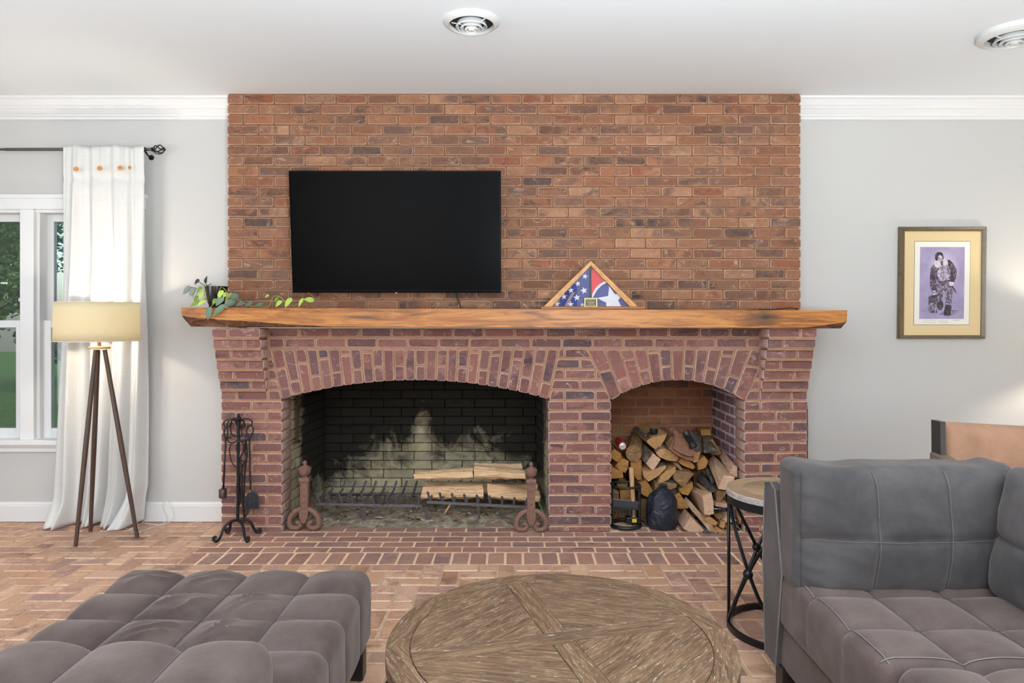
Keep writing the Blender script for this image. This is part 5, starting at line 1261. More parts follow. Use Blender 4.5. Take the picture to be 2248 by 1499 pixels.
log('second pale split log lying behind it against the side wall', a6((755, 640), (805, 545), (900, 575), (880, 640), (845, 690)), 4.50, a6((640, 440), (690, 365), (740, 395), (760, 460), (720, 520)), 4.82, 'pale')
log('charred grey log slanting down in the middle of the pile', a6((500, 850), (540, 790), (600, 812), (590, 850), (540, 870)), 4.50, a6((372, 700), (420, 618), (500, 680), (500, 760), (420, 800)), 4.78, M_ch, side=M_ch)
log('dark splinter wedged beside the charred log', a6((540, 740), (575, 735), (575, 755), (550, 760)), 4.54, a6((480, 590), (500, 570), (560, 700), (540, 720)), 4.7, M_ch)
log('big pale split log sliding down towards the hearth', a6((440, 900), (545, 860), (570, 1000), (575, 1115), (520, 1130), (462, 1120)), 4.40, a6((270, 830), (345, 798), (430, 880), (430, 980), (400, 1040), (360, 1000)), 4.72, 'pale')
log('thin board slipping down behind the pale log', a6((480, 860), (515, 855), (520, 870), (490, 880)), 4.48, a6((360, 760), (385, 745), (420, 790), (400, 800)), 4.7, 'tan')
log('long thin split stick slanting down to the hearth', a6((530, 1330), (580, 1290), (600, 1318), (560, 1350)), 4.38, a6((208, 945), (245, 908), (268, 935), (228, 985)), 4.66, 'pale', side=M_w['pale'][0])
log('second thin slat lying along the slanting stick', a6((545, 1300), (570, 1290), (610, 1330), (590, 1350)), 4.37, a6((380, 1020), (420, 1000), (450, 1060), (420, 1080)), 4.6, 'tan')
log('pink split log resting on the hearth at the foot of the pile', a6((215, 1285), (300, 1150), (470, 1315), (345, 1420)), 4.40, None, 4.60, 'pale', (.01, .0))
log('charred triangular log on the hearth', a6((425, 1412), (490, 1312), (560, 1340), (672, 1432), (450, 1437)), 4.36, None, 4.60, M_ch)
log('splintered pale block below the sliding log', a6((455, 1170), (520, 1140), (615, 1215), (600, 1250), (500, 1230)), 4.42, None, 4.6, 'tan')
log('tan split log on the hearth near the side table foot', a6((600, 1320), (640, 1285), (755, 1380), (690, 1410)), 4.37, None, 4.6, 'tan')
log('small triangular offcut between two pale logs', a6((640, 1270), (655, 1205), (715, 1200), (705, 1255), (685, 1290)), 4.42, None, 4.56, 'tan')
log('pale board end beside the dark bottle', a6((590, 1020), (600, 980), (750, 1000), (745, 1045)), 4.46, None, 4.6, 'pale')
log('wedge log under the large pale log', a6((605, 880), (620, 832), (735, 850), (640, 980), (605, 965)), 4.48, None, 4.75, 'brown')
log('brown log behind the table leg near the floor', a6((705, 1260), (760, 1220), (850, 1300), (830, 1370), (750, 1350)), 4.44, None, 4.66, 'brown')
log('small brown block below the dark bottle', a6((580, 1120), (640, 1100), (670, 1130), (640, 1180), (600, 1160)), 4.46, None, 4.62, 'brown')
log('tan offcut lying flat at the right end of the pile', a6((820, 1385), (880, 1310), (930, 1383)), 4.44, None, 4.6, 'tan')
log('pale split block under the dark bottle at the table leg', a6((680, 1180), (760, 1120), (840, 1190), (790, 1210), (700, 1215)), 4.45, None, 4.64, 'pale')
log('ragged strip of bark standing at the jamb', a6((868, 1090), (900, 1130), (965, 1260), (940, 1290), (880, 1200)), 4.43, None, 4.47, 'tan')
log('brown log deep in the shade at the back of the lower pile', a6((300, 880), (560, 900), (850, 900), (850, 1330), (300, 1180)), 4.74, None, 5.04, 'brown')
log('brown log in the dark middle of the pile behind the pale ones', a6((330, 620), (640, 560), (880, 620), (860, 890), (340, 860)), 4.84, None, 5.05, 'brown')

# logs stacked on the right grate
GR2 = 'split logs stacked on the fire grate'
def rail(label, pl, pr_, Y, dY, kind=None, taper=(1, 1)):
    """log lying along X: (y_top, y_bottom) in pixels at both ends"""
    r = random.Random(len(label) * 31); rings = []
    (x0, t0, b0), (x1, t1, b1) = pl, pr_
    for k in range(9):
        f = k / 8; x = x0 + (x1 - x0) * f; tt = t0 + (t1 - t0) * f; bb = b0 + (b1 - b0) * f
        T_, B_ = P(x, tt, Y), P(x, bb, Y); h = T_.z - B_.z; rg = []
        for (u_, v_) in ((-.5, .25), (-.42, .75), (-.1, .98), (.3, 1.0), (.5, .6), (.45, .15), (.1, .0), (-.3, .04)):
            rg.append(Vector((T_.x + (r.uniform(-.008, .008) if k in (0, 8) else 0), Y + u_ * dY + r.uniform(-.004, .004), B_.z + v_ * h + r.uniform(-.0045, .0045))))
        rings.append(rg)
    c_ = sum(sum(rings, []), Vector()) / 72
    m = MB(); m.loft(rings, 0, capmi=1); return tag(m.build('split_log', [M_wx, M_ex], loc=c_), label, 'log', GR2)
q = lambda x, y: (900 + x / 7.025, 1000 + y / 7.025)
def rl(label, x0, t0, b0, x1, t1, b1, Y, dY): rail(label, (q(x0, 0)[0], q(0, t0)[1], q(0, b0)[1]), (q(x1, 0)[0], q(0, t1)[1], q(0, b1)[1]), Y, dY)
rl('pale split log at the top of the grate stack on its free end', 72, 240, 368, 985, 190, 342, 4.80, .10)
rl('orange tan split log at the top of the stack next to the andiron', 1000, 150, 345, 1790, 232, 352, 4.80, .11)
rl('thin back slab on top of the upper logs', 1004, 122, 215, 1722, 135, 238, 4.90, .05)
rl('round faced lower log at the free end of the grate stack', 195, 482, 655, 1128, 455, 645, 4.80, .12)
rl('lower split log behind the andiron post', 1200, 430, 650, 1995, 560, 712, 4.80, .12)
rl('dark lower log at the back of the grate stack', 220, 400, 560, 1960, 440, 600, 4.95, .10)
for k, (pts, lb) in enumerate((([(345, 380), (430, 375), (425, 488), (350, 484)], 'first small cross stick between the stacked logs, at the free end'), ([(640, 440), (725, 360), (760, 400), (745, 478), (650, 470)], 'second cross stick with a burnt tip between the stacked logs'), ([(950, 355), (1055, 355), (1060, 448), (960, 452)], 'squarest cross stick in the middle of the grate stack'), ([(1245, 350), (1335, 350), (1320, 415), (1275, 425)], 'small round cross stick under the orange tan log'), ([(1560, 365), (1650, 380), (1650, 490), (1560, 470)], 'tall cross stick next to the andiron in the grate stack'), ([(1170, 420), (1205, 410), (1195, 520), (1170, 560)], 'short stub standing between the two lower logs'))):
    o = log(lb, a8(*pts), 4.735, None, 4.93, 'tan', group=GR2)
    o.data.materials[1] = M_w['tan'][1]
pA, pB = q(620, 755), q(520, 915)
A3 = P(pA[0], pA[1], 4.70); B3 = FL(pB[0], pB[1], .018); tag(MB().tube([A3, B3], .0065, seg=6).build('stick', M_wx, loc=A3), 'thin stick leaning under the loaded fire grate', 'stick')
# wire toasting basket lying on the empty grate
m = MB(); z7 = lambda x, y, Y=4.60: P(640 + x / 7.025, 1000 + y / 7.025, Y)
m.tube([z7(1285, 615), z7(1295, 720), z7(1410, 755), z7(1455, 610), z7(1285, 615)], .0032, seg=6); m.tube([z7(1455, 610), z7(1180, 606, 4.75), z7(610, 606, 4.9)], .0035, seg=6)
tag(m.build('iron_poker_handle', M_iron, loc=z7(1300, 615)), 'black wire handled tool lying across the empty fire grate', 'fire tool')

# ------------------------------------------------------------------ things in the niche
Yk = 4.53; kc = FL(1373, 1154); kr = .093; kx = P(1373, 0, Yk).x
M_blkp = plain('black_powder_coat', S(34, 34, 36), .45, .3, bump=.1, bscale=120)
ks = thing('kindling_splitter', 'black cast iron ring frame with a toothed wedge across it', 'kindling splitter', (kx, Yk, 0))
zt_ = P(0, 1064, Yk).z
m = MB(); m.ringtube((kx, Yk, zt_), kr, .0085, n=44, seg=8); m.build('top_ring', M_blkp, ks)
m = MB(); m.ringtube((kx, Yk, .014), kr + .004, .013, n=44, seg=8); m.build('base_ring', M_blkp, ks)
for a in (5, 175): 
    d = Vector((math.cos(D(a)) * kr, math.sin(D(a)) * kr - .012, 0)); MB().tube([Vector((kx, Yk, .01)) + d, Vector((kx, Yk, zt_)) + d], .010, seg=10).build('post', M_blkp, ks)
zA, zB = P(0, 1097, Yk).z, P(0, 1116, Yk).z
m = MB(); m.loft([[(kx - kr, Yk - .014, zA + .006), (kx - kr, Yk - .001, zB + .02 + .02), (kx - kr, Yk + .014, zA + .006), (kx - kr, Yk, zB)], [(kx + kr, Yk - .014, zA - .012), (kx + kr, Yk - .001, zB + .03), (kx + kr, Yk + .014, zA - .012), (kx + kr, Yk, zB - .012)]]); m.build('wedge', plain('worn_iron', S(84, 86, 90), .45, .5), ks)
for i in range(7):
    x = kx - kr * .72 + i * kr * .235; zz = zB + .012 - i * .002; m = MB(); m.loft([[(x - .003, Yk - .024, zz - .045), (x + .004, Yk - .024, zz - .045), (x + .004, Yk, zz - .045), (x - .003, Yk, zz - .045)], [(x - .004, Yk - .018, zz), (x + .005, Yk - .018, zz), (x + .005, Yk, zz), (x - .004, Yk, zz)]]); m.build('tooth', M_blkp, ks)
hm = thing('hammer', 'wooden handled hammer standing head down inside the iron ring frame', 'hammer', (kx + .05, Yk, 0))
ht, hb_ = P(1385.5, 1026, Yk + .035), P(1391, 1136, Yk + .02); MB().tube([hb_, hb_.lerp(ht, .5), ht], [.016, .0155, .0165], seg=14).build('handle', wood_mat('hickory', [S(176, 132, 92), S(206, 164, 120), S(220, 182, 140)], (14, 14, 1.5), 4, .5), hm)
hz = P(0, 1143, Yk).z; m = MB().box((hb_.x - .055, Yk - .004, hz - .016), (hb_.x + .028, Yk + .044, hz + .022), bev=.006); m.lathe((hb_.x + .028, Yk + .02, hz + .003), [(.020, 0), (.022, .004), (.022, .018), (0, .018)], 14, ax=(Vector((0, 1, 0)), Vector((0, 0, 1)), Vector((1, 0, 0)))); m.build('head', M_blkp, hm)
MB().box((hb_.x - .014, Yk - .0046, hz - .010), (hb_.x + .016, Yk - .0035, hz + .014)).build('yellow_sticker', plain('sticker_yellow', S(232, 190, 40), .5), hm)
# drawstring bag
t = NT('black_nylon'); f = t.noise(t.coord((1, 1, 1), rnd=False), 9, 5, .6, 1.5); t.set(Base_Color=S(30, 34, 46), Roughness=.30); t.bump(f, .9, .03); M_nyl = t.m
bgc = FL(1453, 1158); bY = 4.52; bX = P(1453, 0, bY).x
bagT = thing('drawstring_bag', 'black nylon drawstring bag standing before the firewood', 'bag', (bX, bY, 0))
prof = [(.070, .001), (.096, .006), (.103, .03), (.103, .09), (.101, .14), (.097, .175), (.082, .205), (.060, .228), (.038, .246), (.020, .258), (.026, .274), (.014, .284)]
rings = []
for r_, z in prof:
    rg = []
    for k in range(44):
        a = 2 * math.pi * k / 44; wr = 1 + .05 * noise.noise(Vector((math.cos(a) * 2, math.sin(a) * 2, z * 14))) + (.16 * math.sin(a * 9 + z * 20) * max(0, (z - .16) / .12) if z > .16 else .02 * math.sin(a * 7 + z * 40))
        rg.append((bX + math.cos(a) * r_ * wr + max(0, z - .2) * .1, bY + math.sin(a) * r_ * wr, z + .006 * noise.noise(Vector((a, z * 8, 2))) * (z > .01)))
    rings.append(rg)
m = MB(); m.loft(rings, 0, True, True); m.build('sack', M_nyl, bagT)
m = MB(); m.ringtube((bX + .006, bY, .256), .024, .004, n=20, seg=6); m.tube(smoothpath([(bX + .01, bY - .024, .256), (bX + .03, bY - .06, .24), (bX + .035, bY - .085, .20)], 5), .003, seg=6); m.build('drawstring', plain('cord_black', S(20, 20, 22), .7), bagT)
# aerosol can lying on the logs
c_ = P(1366.8, 979, 4.62); axc = (Vector((1, 0, 0)), Vector((0, 0, 1)), Vector((0, 1, 0)))
can = thing('spray_can', 'red spray can lying end on among the logs at the brick pier', 'can', c_); R_ = 9.2 * 4.62 / F
MB().lathe(c_, [(0, .004), (R_ * .86, .004), (R_ * .88, .0), (R_, .002), (R_, .19), (R_ * .8, .20), (0, .20)], 28, ax=axc).build('body', plain('can_red', S(186, 24, 30), .3), can)
MB().lathe(c_, [(0, .001), (R_ * .28, .001), (R_ * .3, -.001), (R_ * .36, .0), (R_ * .68, .002), (R_ * .70, -.0015), (R_ * .8, -.0015), (R_ * .82, .004), (0, .005)], 28, ax=axc).build('base_cap', plain('can_steel', S(206, 208, 204), .3, .4), can)
# black cup, flashlight, glove, bottle
c_ = P(1435.5, 945.5, 4.72); cp = thing('black_cup', 'small black round cup on top of the firewood', 'cup', c_); R_ = 9.4 * 4.72 / F
MB().lathe(c_, [(R_ * .75, -.022), (R_ * .95, -.004), (R_, .012), (R_ * .9, .012), (R_ * .8, -.01), (0, -.012)], 26).build('bowl', M_blkp, cp)
MB().tube(smoothpath([c_ + Vector((-.02, 0, -.010)), c_ + Vector((-.05, -.02, -.018)), c_ + Vector((-.068, -.02, -.026))], 4), .007, seg=8).build('handle', M_blkp, cp)
MB().box(c_ + Vector((-.066, -.03, -.030)), c_ + Vector((-.056, -.022, -.024)), bev=.001).build('orange_tab', plain('orange_plastic', S(230, 90, 40), .5), cp)
f0, f1 = P(*a6((235, 140))[0], 4.58), P(*a6((345, 335))[0], 4.52); fl = thing('flashlight', 'black ridged flashlight lying on the glove', 'flashlight', f1)
d = (f1 - f0).normalized(); L = (f1 - f0).length; u_ = d.orthogonal().normalized(); v2 = d.cross(u_); R_ = 8.2 * 4.55 / F
MB().lathe(f0, [(R_ * .6, 0), (R_ * .95, .006), (R_ * .95, .03), (R_ * .85, .036)] + sum([[(R_ * .92, .04 + k * .009), (R_ * .82, .044 + k * .009)] for k in range(9)], []) + [(R_ * .9, L - .035), (R_ * 1.1, L - .02), (R_ * 1.1, L - .004), (R_ * .7, L)], 18, ax=(u_, v2, d)).build('barrel', M_blkp, fl)
MB().ringtube(f1 - d * .004, R_ * .95, .003, (u_, v2), n=24, seg=6).build('bezel', M_rod, fl)
M_lea = plain('brown_leather', S(116, 74, 54), .7, var=.2, bump=.3, bscale=50); M_lea2 = plain('leather_edge', S(150, 102, 80), .75)
gv = thing('leather_glove', 'brown leather gauntlet glove draped over the firewood', 'glove', P(*a6((220, 300))[0], 4.55))
for k, pts in enumerate(([(85, 135), (140, 140), (225, 230), (330, 345), (385, 415), (345, 432), (260, 425), (165, 385), (95, 330), (118, 250), (112, 180)], [(80, 130), (112, 165), (118, 250), (92, 335), (165, 395), (270, 440), (325, 440), (322, 488), (250, 470), (160, 430), (42, 340), (95, 240), (98, 180)])):
    m = MB(); Y = 4.535 + .018 * k; N_ = len(pts)
    fr_ = [P(*a6(p)[0], Y - .02 + .10 * max(0, (420 - p[1]) / 300)) for p in pts]; cc = sum(fr_, Vector()) / N_ + Vector((0, -.008, 0))
    m.add(fr_ + [cc] + [p + Vector((0, .016, 0)) for p in fr_], [(i, (i + 1) % N_, N_) for i in range(N_)] + [(i, (i + 1) % N_, N_ + 1 + (i + 1) % N_, N_ + 1 + i) for i in range(N_)], 0, False); m.build('cuff_layer', M_lea, gv)
    MB().tube([P(*a6(p)[0], Y - .022 + .10 * max(0, (420 - p[1]) / 300)) for p in (pts[4:9] if k == 0 else pts[7:11])], .0026, seg=6).build('stitched_hem', M_lea2, gv)
MB().tube(smoothpath([P(*a6(p)[0], 4.64) for p in ((75, 150), (70, 125), (85, 115), (110, 130))], 4), .008, seg=8).build('thumb_loop', M_lea, gv)
b0 = P(*a6((610, 1060))[0], 4.43); bt = thing('bottle', 'small dark glossy bottle lying among the logs by the table leg', 'bottle', b0)
ax3 = Vector((1, -.15, -.05)).normalized(); u_ = ax3.orthogonal().normalized(); v2 = ax3.cross(u_)
MB().lathe(b0 - ax3 * .03, [(.004, 0), (.016, .003), (.018, .012), (.018, .05), (.012, .062), (.008, .066)], 18, ax=(u_, v2, ax3)).build('body', plain('dark_glass', S(16, 14, 18), .08, spec=.8), bt)
MB().lathe(b0 - ax3 * .03, [(.009, .066), (.010, .068), (.010, .082), (.0, .083)], 14, ax=(u_, v2, ax3)).build('cap', M_blkp, bt)
# cables
m = MB().tube(smoothpath([P(1771.5, 890, 4.42), P(1772.5, 940, 4.43), P(1772, 985, 4.43), P(1773, 1040, 4.45), P(1772, 1120, 4.5), FL(1775, 1160, .004), FL(1800, 1156, .004)], 5), .0035, seg=6)
tag(m.build('black_cable', M_blkp, loc=P(1772, 985, 4.43)), 'thin black cable running down the far end of the brick fireplace', 'cable')
m = MB().tube(smoothpath([P(1665, 678.4, 4.45), P(1700, 678.6, 4.44), P(1722, 677, 4.42), P(1738, 675.6, 4.42), P(1752, 679, 4.43)], 5), .003, seg=6)
tag(m.build('short_cable', M_blkp, loc=P(1720, 677, 4.43)), 'short black wire lying on the mantel top above the knot', 'cable')
# ------------------------------------------------------------------ upholstery
def suede(name, a, b, sheen=.5):
    t = NT(name); v = t.coord(rnd=False)
    f = t.noise(v, 4.0, 7, .66, .25); g = t.noise(v, 320, 2, .6)
    c = t.ramp(f, [(.32, a), (.68, b)]); c = t.mix(.12, c, t.ramp(g, [(.3, S(60, 60, 60)), (.7, S(200, 200, 200))]), 'SOFT_LIGHT')
    t.set(Base_Color=c, Roughness=.9); t.b.inputs['Specular IOR Level'].default_value = .1
    t.b.inputs['Sheen Weight'].default_value = sheen; t.b.inputs['Sheen Roughness'].default_value = .45; t.b.inputs['Sheen Tint'].default_value = S(180, 166, 160)
    t.bump(t.math('ADD', g, t.math('MULTIPLY', t.noise(v, 16, 5, .65), 3.0)), .22, .004); return t.m
M_su = suede('charcoal_suede', S(66, 55, 52), S(96, 83, 79)); M_su2 = suede('slate_suede', S(58, 56, 57), S(84, 80, 80), .4); M_seam = plain('seam_thread', S(58, 53, 53), .9); M_stitch = plain('pale_thread', S(112, 104, 102), .9)
M_tan = suede('tan_suede', S(150, 112, 92), S(182, 142, 116), .4)
M_dleg = plain('dark_wood_leg', S(30, 26, 26), .4)
def soft_box(name, lo, hi, rad, step, parent, mat, disp=None, rot=None):
    """rounded upholstered block; disp(p, n) moves the surface along its normal; returns sampler"""
    lo, hi = Vector(lo), Vector(hi); c_ = (lo + hi) / 2; h = (hi - lo) / 2
    cnt = [max(4, int(round(2 * h[i] / step))) for i in range(3)]
    idx = {}; vs = []; fs = []
    def pt(i, j, k):
        p = Vector((-h.x + 2 * h.x * i / cnt[0], -h.y + 2 * h.y * j / cnt[1], -h.z + 2 * h.z * k / cnt[2]))
        q = Vector([max(-(h[a] - rad), min(h[a] - rad, p[a])) for a in range(3)]); n = (p - q)
        n = n.normalized() if n.length > 1e-9 else Vector((0, 0, 1))
        s_ = q + n * rad
        if disp: s_ = s_ + n * disp(s_, n, h)
        return (rot @ s_ if rot else s_) + c_
    def vid(i, j, k):
        if (i, j, k) not in idx: idx[(i, j, k)] = len(vs); vs.append(pt(i, j, k))
        return idx[(i, j, k)]
    a, b, c2 = cnt
    for i in range(a):
        for j in range(b):
            for k in (0, c2): fs.append([vid(i, j, k), vid(i + 1, j, k), vid(i + 1, j + 1, k), vid(i, j + 1, k)])
    for i in range(a):
        for k in range(c2):
            for j in (0, b): fs.append([vid(i, j, k), vid(i + 1, j, k), vid(i + 1, j, k + 1), vid(i, j, k + 1)])
    for j in range(b):
        for k in range(c2):
            for i in (0, a): fs.append([vid(i, j, k), vid(i, j + 1, k), vid(i, j + 1, k + 1), vid(i, j, k + 1)])
    m = MB(); m.add(vs, fs, 0, True); return m.build(name, mat, parent), vid, vs, cnt
def seams(name, get, lines, rad, mat, parent):
    for l in lines: MB().tube([get(*q_) for q_ in l], rad, seg=5).build(name, mat, parent)
def tuft(nx, ny, amp, groove=.007, wr=None, gw=.011, side=.3):
    def f(p, n, h):
        u = (p.x + h.x) / (2 * h.x) * nx; v = (p.y + h.y) / (2 * h.y) * ny
        eu = abs((u % 1) - .5) * 2; ev = abs((v % 1) - .5) * 2
        cu = (1 - eu ** 2.3); cv = (1 - ev ** 2.3)
        du = min(u % 1, 1 - u % 1) * 2 * h.x / nx; dv = min(v % 1, 1 - v % 1) * 2 * h.y / ny
        if u < .5 or u > nx - .5: du = du if (u % 1 if u < .5 else 1 - u % 1) > .5 else 9
        if v < .5 or v > ny - .5: dv = dv if (v % 1 if v < .5 else 1 - v % 1) > .5 else 9
        nz = max(0, n.z)
        # the outer edge of the edge cells stays full
        if u < .5: cu = 1
        if u > nx - .5: cu = 1
        if v < .5: cv = 1
        if v > ny - .5: cv = 1
        top = amp * cu * cv - groove * max(math.exp(-(du / gw) ** 2), math.exp(-(dv / gw) ** 2))
        sd = side * (amp * .5 * (cu if abs(n.y) > abs(n.x) else cv) - groove * .8 * (math.exp(-(du / gw) ** 2) if abs(n.y) > abs(n.x) else math.exp(-(dv / gw) ** 2)))
        d_ = nz * nz * top + (1 - nz * nz) * sd * (1 if n.z > -.3 else 0)
        if wr: d_ += wr(p, n, u, v)
        return d_
    return f
def wrinkle(cells, amp=.0055):
    def f(p, n, u, v):
        if n.z < .5: return .002 * noise.noise(Vector((p.x * 14, p.y * 14, p.z * 14)))
        w_ = 0
        for (cu, cv, k) in cells:
            d2 = ((u - cu - .5) / .42) ** 2 + ((v - cv - .5) / .42) ** 2
            if d2 < 1:
                t_ = p.x * 30 - p.y * 40 + 2.6 * noise.noise(Vector((p.x * 9, p.y * 9, k)))
                w_ += amp * (1 - d2) * ((1 - abs(math.sin(t_))) ** 1.6) * (.8 + .9 * noise.noise(Vector((p.x * 12, p.y * 7, k + 5))))
        return w_ + .0016 * noise.noise(Vector((p.x * 11, p.y * 11, 3)))
    return f

# ------------------------------------------------------------------ tufted ottoman
OX0, OX1, OY0, OY1 = -1.505, -.548, 1.838, 2.685
ott = thing('ottoman', 'square grey suede tufted ottoman with creased cushions', 'ottoman', ((OX0 + OX1) / 2, (OY0 + OY1) / 2, 0))
o_, vid, vs_, cnt = soft_box('cushion', (OX0, OY0, .115), (OX1, OY1, .378), .052, .0095, ott, M_su, tuft(4, 4, .024, wr=wrinkle([(1, 2, 1), (2, 2, 2), (1, 1, 3), (2, 1, 4), (1, 3, 6), (0, 3, 8)], .017)))
def seam_lines(vid, vs_, cnt, nx, ny, lift=.0005, low=.35):
    a, b, c2 = cnt; L = []
    k0 = int(c2 * low)
    for s_ in range(1, nx):
        i = round(a * s_ / nx); L.append([vs_[vid(i, 0, k)] for k in range(k0, c2 + 1)] + [vs_[vid(i, j, c2)] for j in range(1, b)] + [vs_[vid(i, b, k)] for k in range(c2, k0 - 1, -1)])
    for s_ in range(1, ny):
        j = round(b * s_ / ny); L.append([vs_[vid(0, j, k)] for k in range(k0, c2 + 1)] + [vs_[vid(i, j, c2)] for i in range(1, a)] + [vs_[vid(a, j, k)] for k in range(c2, k0 - 1, -1)])
    return L
def seam_tubes(L, parent, rad=.0022):
    for l in L:
        m = MB(); m.tube(l, rad, seg=4); m.build('seam', M_seam, parent)
seam_tubes(seam_lines(vid, vs_, cnt, 4, 4, low=0), ott)
for x in (OX0 + .05, OX1 - .017):
    for y in (OY0 + .05, OY1 - .035):
        sx = -1 if x > -1 else 1
        MB().box((x, y, 0), (x + sx * .058, y - .062 if y > 2.2 else y + .062, .15), bev=.003).build('leg', M_dleg, ott)

# ------------------------------------------------------------------ near chaise end (bottom of the picture, in front of the ottoman)
chs = thing('chaise', 'grey suede tufted chaise end in front of the ottoman', 'sofa', (-1.2, 1.2, 0))
CX0, CX1, CY0, CY1 = -2.044, -.624, .62, 1.815
o_, vid, vs_, cnt = soft_box('seat_cushion', (CX0, CY0, .20), (CX1, CY1, .512), .055, .0135, chs, M_su, tuft(6, 5, .026, wr=wrinkle([])))
seam_tubes(seam_lines(vid, vs_, cnt, 6, 5, low=0), chs)
soft_box('base', (CX0 + .01, CY0 + .01, .11), (CX1 - .01, CY1 - .01, .235), .02, .05, chs, M_su)
for x in (CX0 + .06, CX1 - .12):
    for y in (CY0 + .06, CY1 - .12): MB().box((x, y, 0), (x + .06, y + .06, .13), bev=.003).build('leg', M_dleg, chs)

# ------------------------------------------------------------------ corner sofa on the right
SX0 = .955
sofa = thing('sofa', 'grey suede corner sofa with loose back cushions', 'sofa', (1.6, 2.0, 0))
# slanted back frame, its end panel turned to the fireplace tables
def slant(a, b, f): return a + (b - a) * f
m = MB(); prof = [(2.475, .115), (2.415, .47), (2.478, .752), (2.520, .772), (2.580, .757), (2.600, .45), (2.575, .115)]
m.loft([[(x, y, z) for y, z in prof] for x in (SX0, SX0 + .025)]); m.loft([[(x, y + .012, z - .01) for y, z in prof] for x in (SX0 + .02, 2.55)])
m.build('back_frame', M_su2, sofa)
MB().tube([(SX0 - .001, y, z) for y, z in prof], .003, seg=5).build('welt', M_stitch, sofa)
# seat cushion with deep tufts
QX0, QX1, QY0, QY1 = .962, 2.10, 1.775, 2.47
o_, vid, vs_, cnt = soft_box('seat_cushion', (QX0, QY0, .255), (QX1, QY1, .462), .045, .0135, sofa, M_su, tuft(5, 3, .026, wr=wrinkle([])))
seam_tubes(seam_lines(vid, vs_, cnt, 5, 3, low=1.0), sofa)
a, b, c2 = cnt
MB().tube([vs_[vid(2, j, c2)] + Vector((.0, 0, .0035)) for j in range(1, b)], .0016, seg=4).build('stitching', M_stitch, sofa)
MB().tube([vs_[vid(i, 2, c2)] + Vector((0, .0, .0035)) for i in range(1, a)], .0016, seg=4).build('stitching', M_stitch, sofa)
m = MB().box((QX0 + .012, QY0 + .02, .115), (2.55, 2.50, .275), bev=.012); m.build('base', M_su, sofa)
# right hand seat run coming towards the camera
QX2 = .972
o_, vid, vs_, cnt = soft_box('seat_cushion', (QX2, .62, .23), (2.08, 1.760, .474), .055, .0145, sofa, M_su, tuft(5, 5, .022, wr=wrinkle([])))
seam_tubes(seam_lines(vid, vs_, cnt, 5, 5, low=0), sofa)
MB().box((QX2 + .02, .64, .115), (2.55, 1.745, .25), bev=.012).build('base', M_su, sofa)
def back_cushion(lo, hi, nx, nz, axis, seed, rot=None):
    """loose cushion, seams on its front face"""
    def f(p, n, h):
        L = h.x if axis == 'x' else h.y; s_ = p.x if axis == 'x' else p.y
        u = (s_ + L) / (2 * L); v = (p.z + h.z) / (2 * h.z)
        puff = .052 * (1 - abs(2 * u - 1) ** 2.6) * (1 - abs(2 * v - 1) ** 2.2)
        us = [(u - .02) / (.96) * nx]; uu = us[0]
        frontn = max(0, -n.y if axis == 'x' else -n.x)
        g_ = 0
        for k in range(nx + 1):
            d = abs(u - (.02 + .96 * k / nx)) * 2 * L; g_ = max(g_, math.exp(-(d / .010) ** 2) * (1 if 0 < k < nx else .55))
        d = abs(v - .47) * 2 * h.z; g_ = max(g_, math.exp(-(d / .010) ** 2) * (1 if .02 < u < .98 else 0))
        cell = 0
        if 0 < uu < nx: cell = .012 * (1 - abs(2 * (uu % 1) - 1) ** 3) * (1 - abs(2 * ((v / .47 if v < .47 else (v - .47) / .53) % 1) - 1) ** 3)
        wv = .010 * noise.noise(Vector((s_ * 7, p.z * 9, seed))) + .014 * abs(noise.noise(Vector((s_ * 5 + p.z * 6, p.z * 26 + s_ * 6, seed + 3)))) * max(.3, 1 - 2.4 * u)
        d_ = frontn * (puff + cell - .008 * g_ + wv) + (1 - frontn) * (.010 * noise.noise(Vector((s_ * 6, p.z * 6, seed + 9))) + .3 * puff)
        # sunken crown between the two top corners
        if n.z > .3: d_ += n.z * (.020 * abs(2 * u - 1) ** 4 - .004 * max(0, math.sin(u * 9.4)) + .010 * noise.noise(Vector((s_ * 9, 1, seed))))
        return d_
    o, vid, vs, cnt = soft_box('back_cushion', lo, hi, .045, .0125, sofa, M_su2, f, rot)
    a, b, c2 = cnt
    if axis == 'x':
        L = [[vs[vid(round(a * (.02 + .96 * k / nx)), 0, kk)] for kk in range(1, c2)] for k in range(0, nx + 1)] + [[vs[vid(i, 0, round(c2 * .47))] for i in range(round(a * .02), round(a * .98) + 1)]]
    else:
        L = [[vs[vid(0, round(b * (.02 + .96 * k / nx)), kk)] for kk in range(1, c2)] for k in range(0, nx + 1)] + [[vs[vid(0, j, round(c2 * .47))] for j in range(round(b * .02), round(b * .98) + 1)]]
    for l in L:
        m = MB(); m.tube(l, .0019, seg=4); m.build('seam', M_seam, o)
        m = MB(); off = Vector((.005, -.0035, 0)) if axis == 'x' else Vector((-.0035, .005, 0)); m.tube([q_ + off for q_ in l], .0007, seg=4); m.build('stitching', M_stitch, o)
back_cushion((.957, 2.295, .440), (1.70, 2.475, .872), 3, 2, 'x', 1)
back_cushion((1.595, 1.48, .448), (1.80, 2.27, .872), 3, 2, 'y', 5, Matrix.Rotation(D(9), 3, 'Y'))
MB().box((1.96, .62, .115), (2.06, 2.46, .76), bev=.02).build('side_frame', M_su2, sofa)
for x, y in ((SX0 + .01, 2.44), (QX2 + .03, .68), (2.4, 2.42), (2.4, .68)): MB().box((x, y, 0), (x + .062, y + .062, .125), bev=.003).build('leg', M_dleg, sofa)

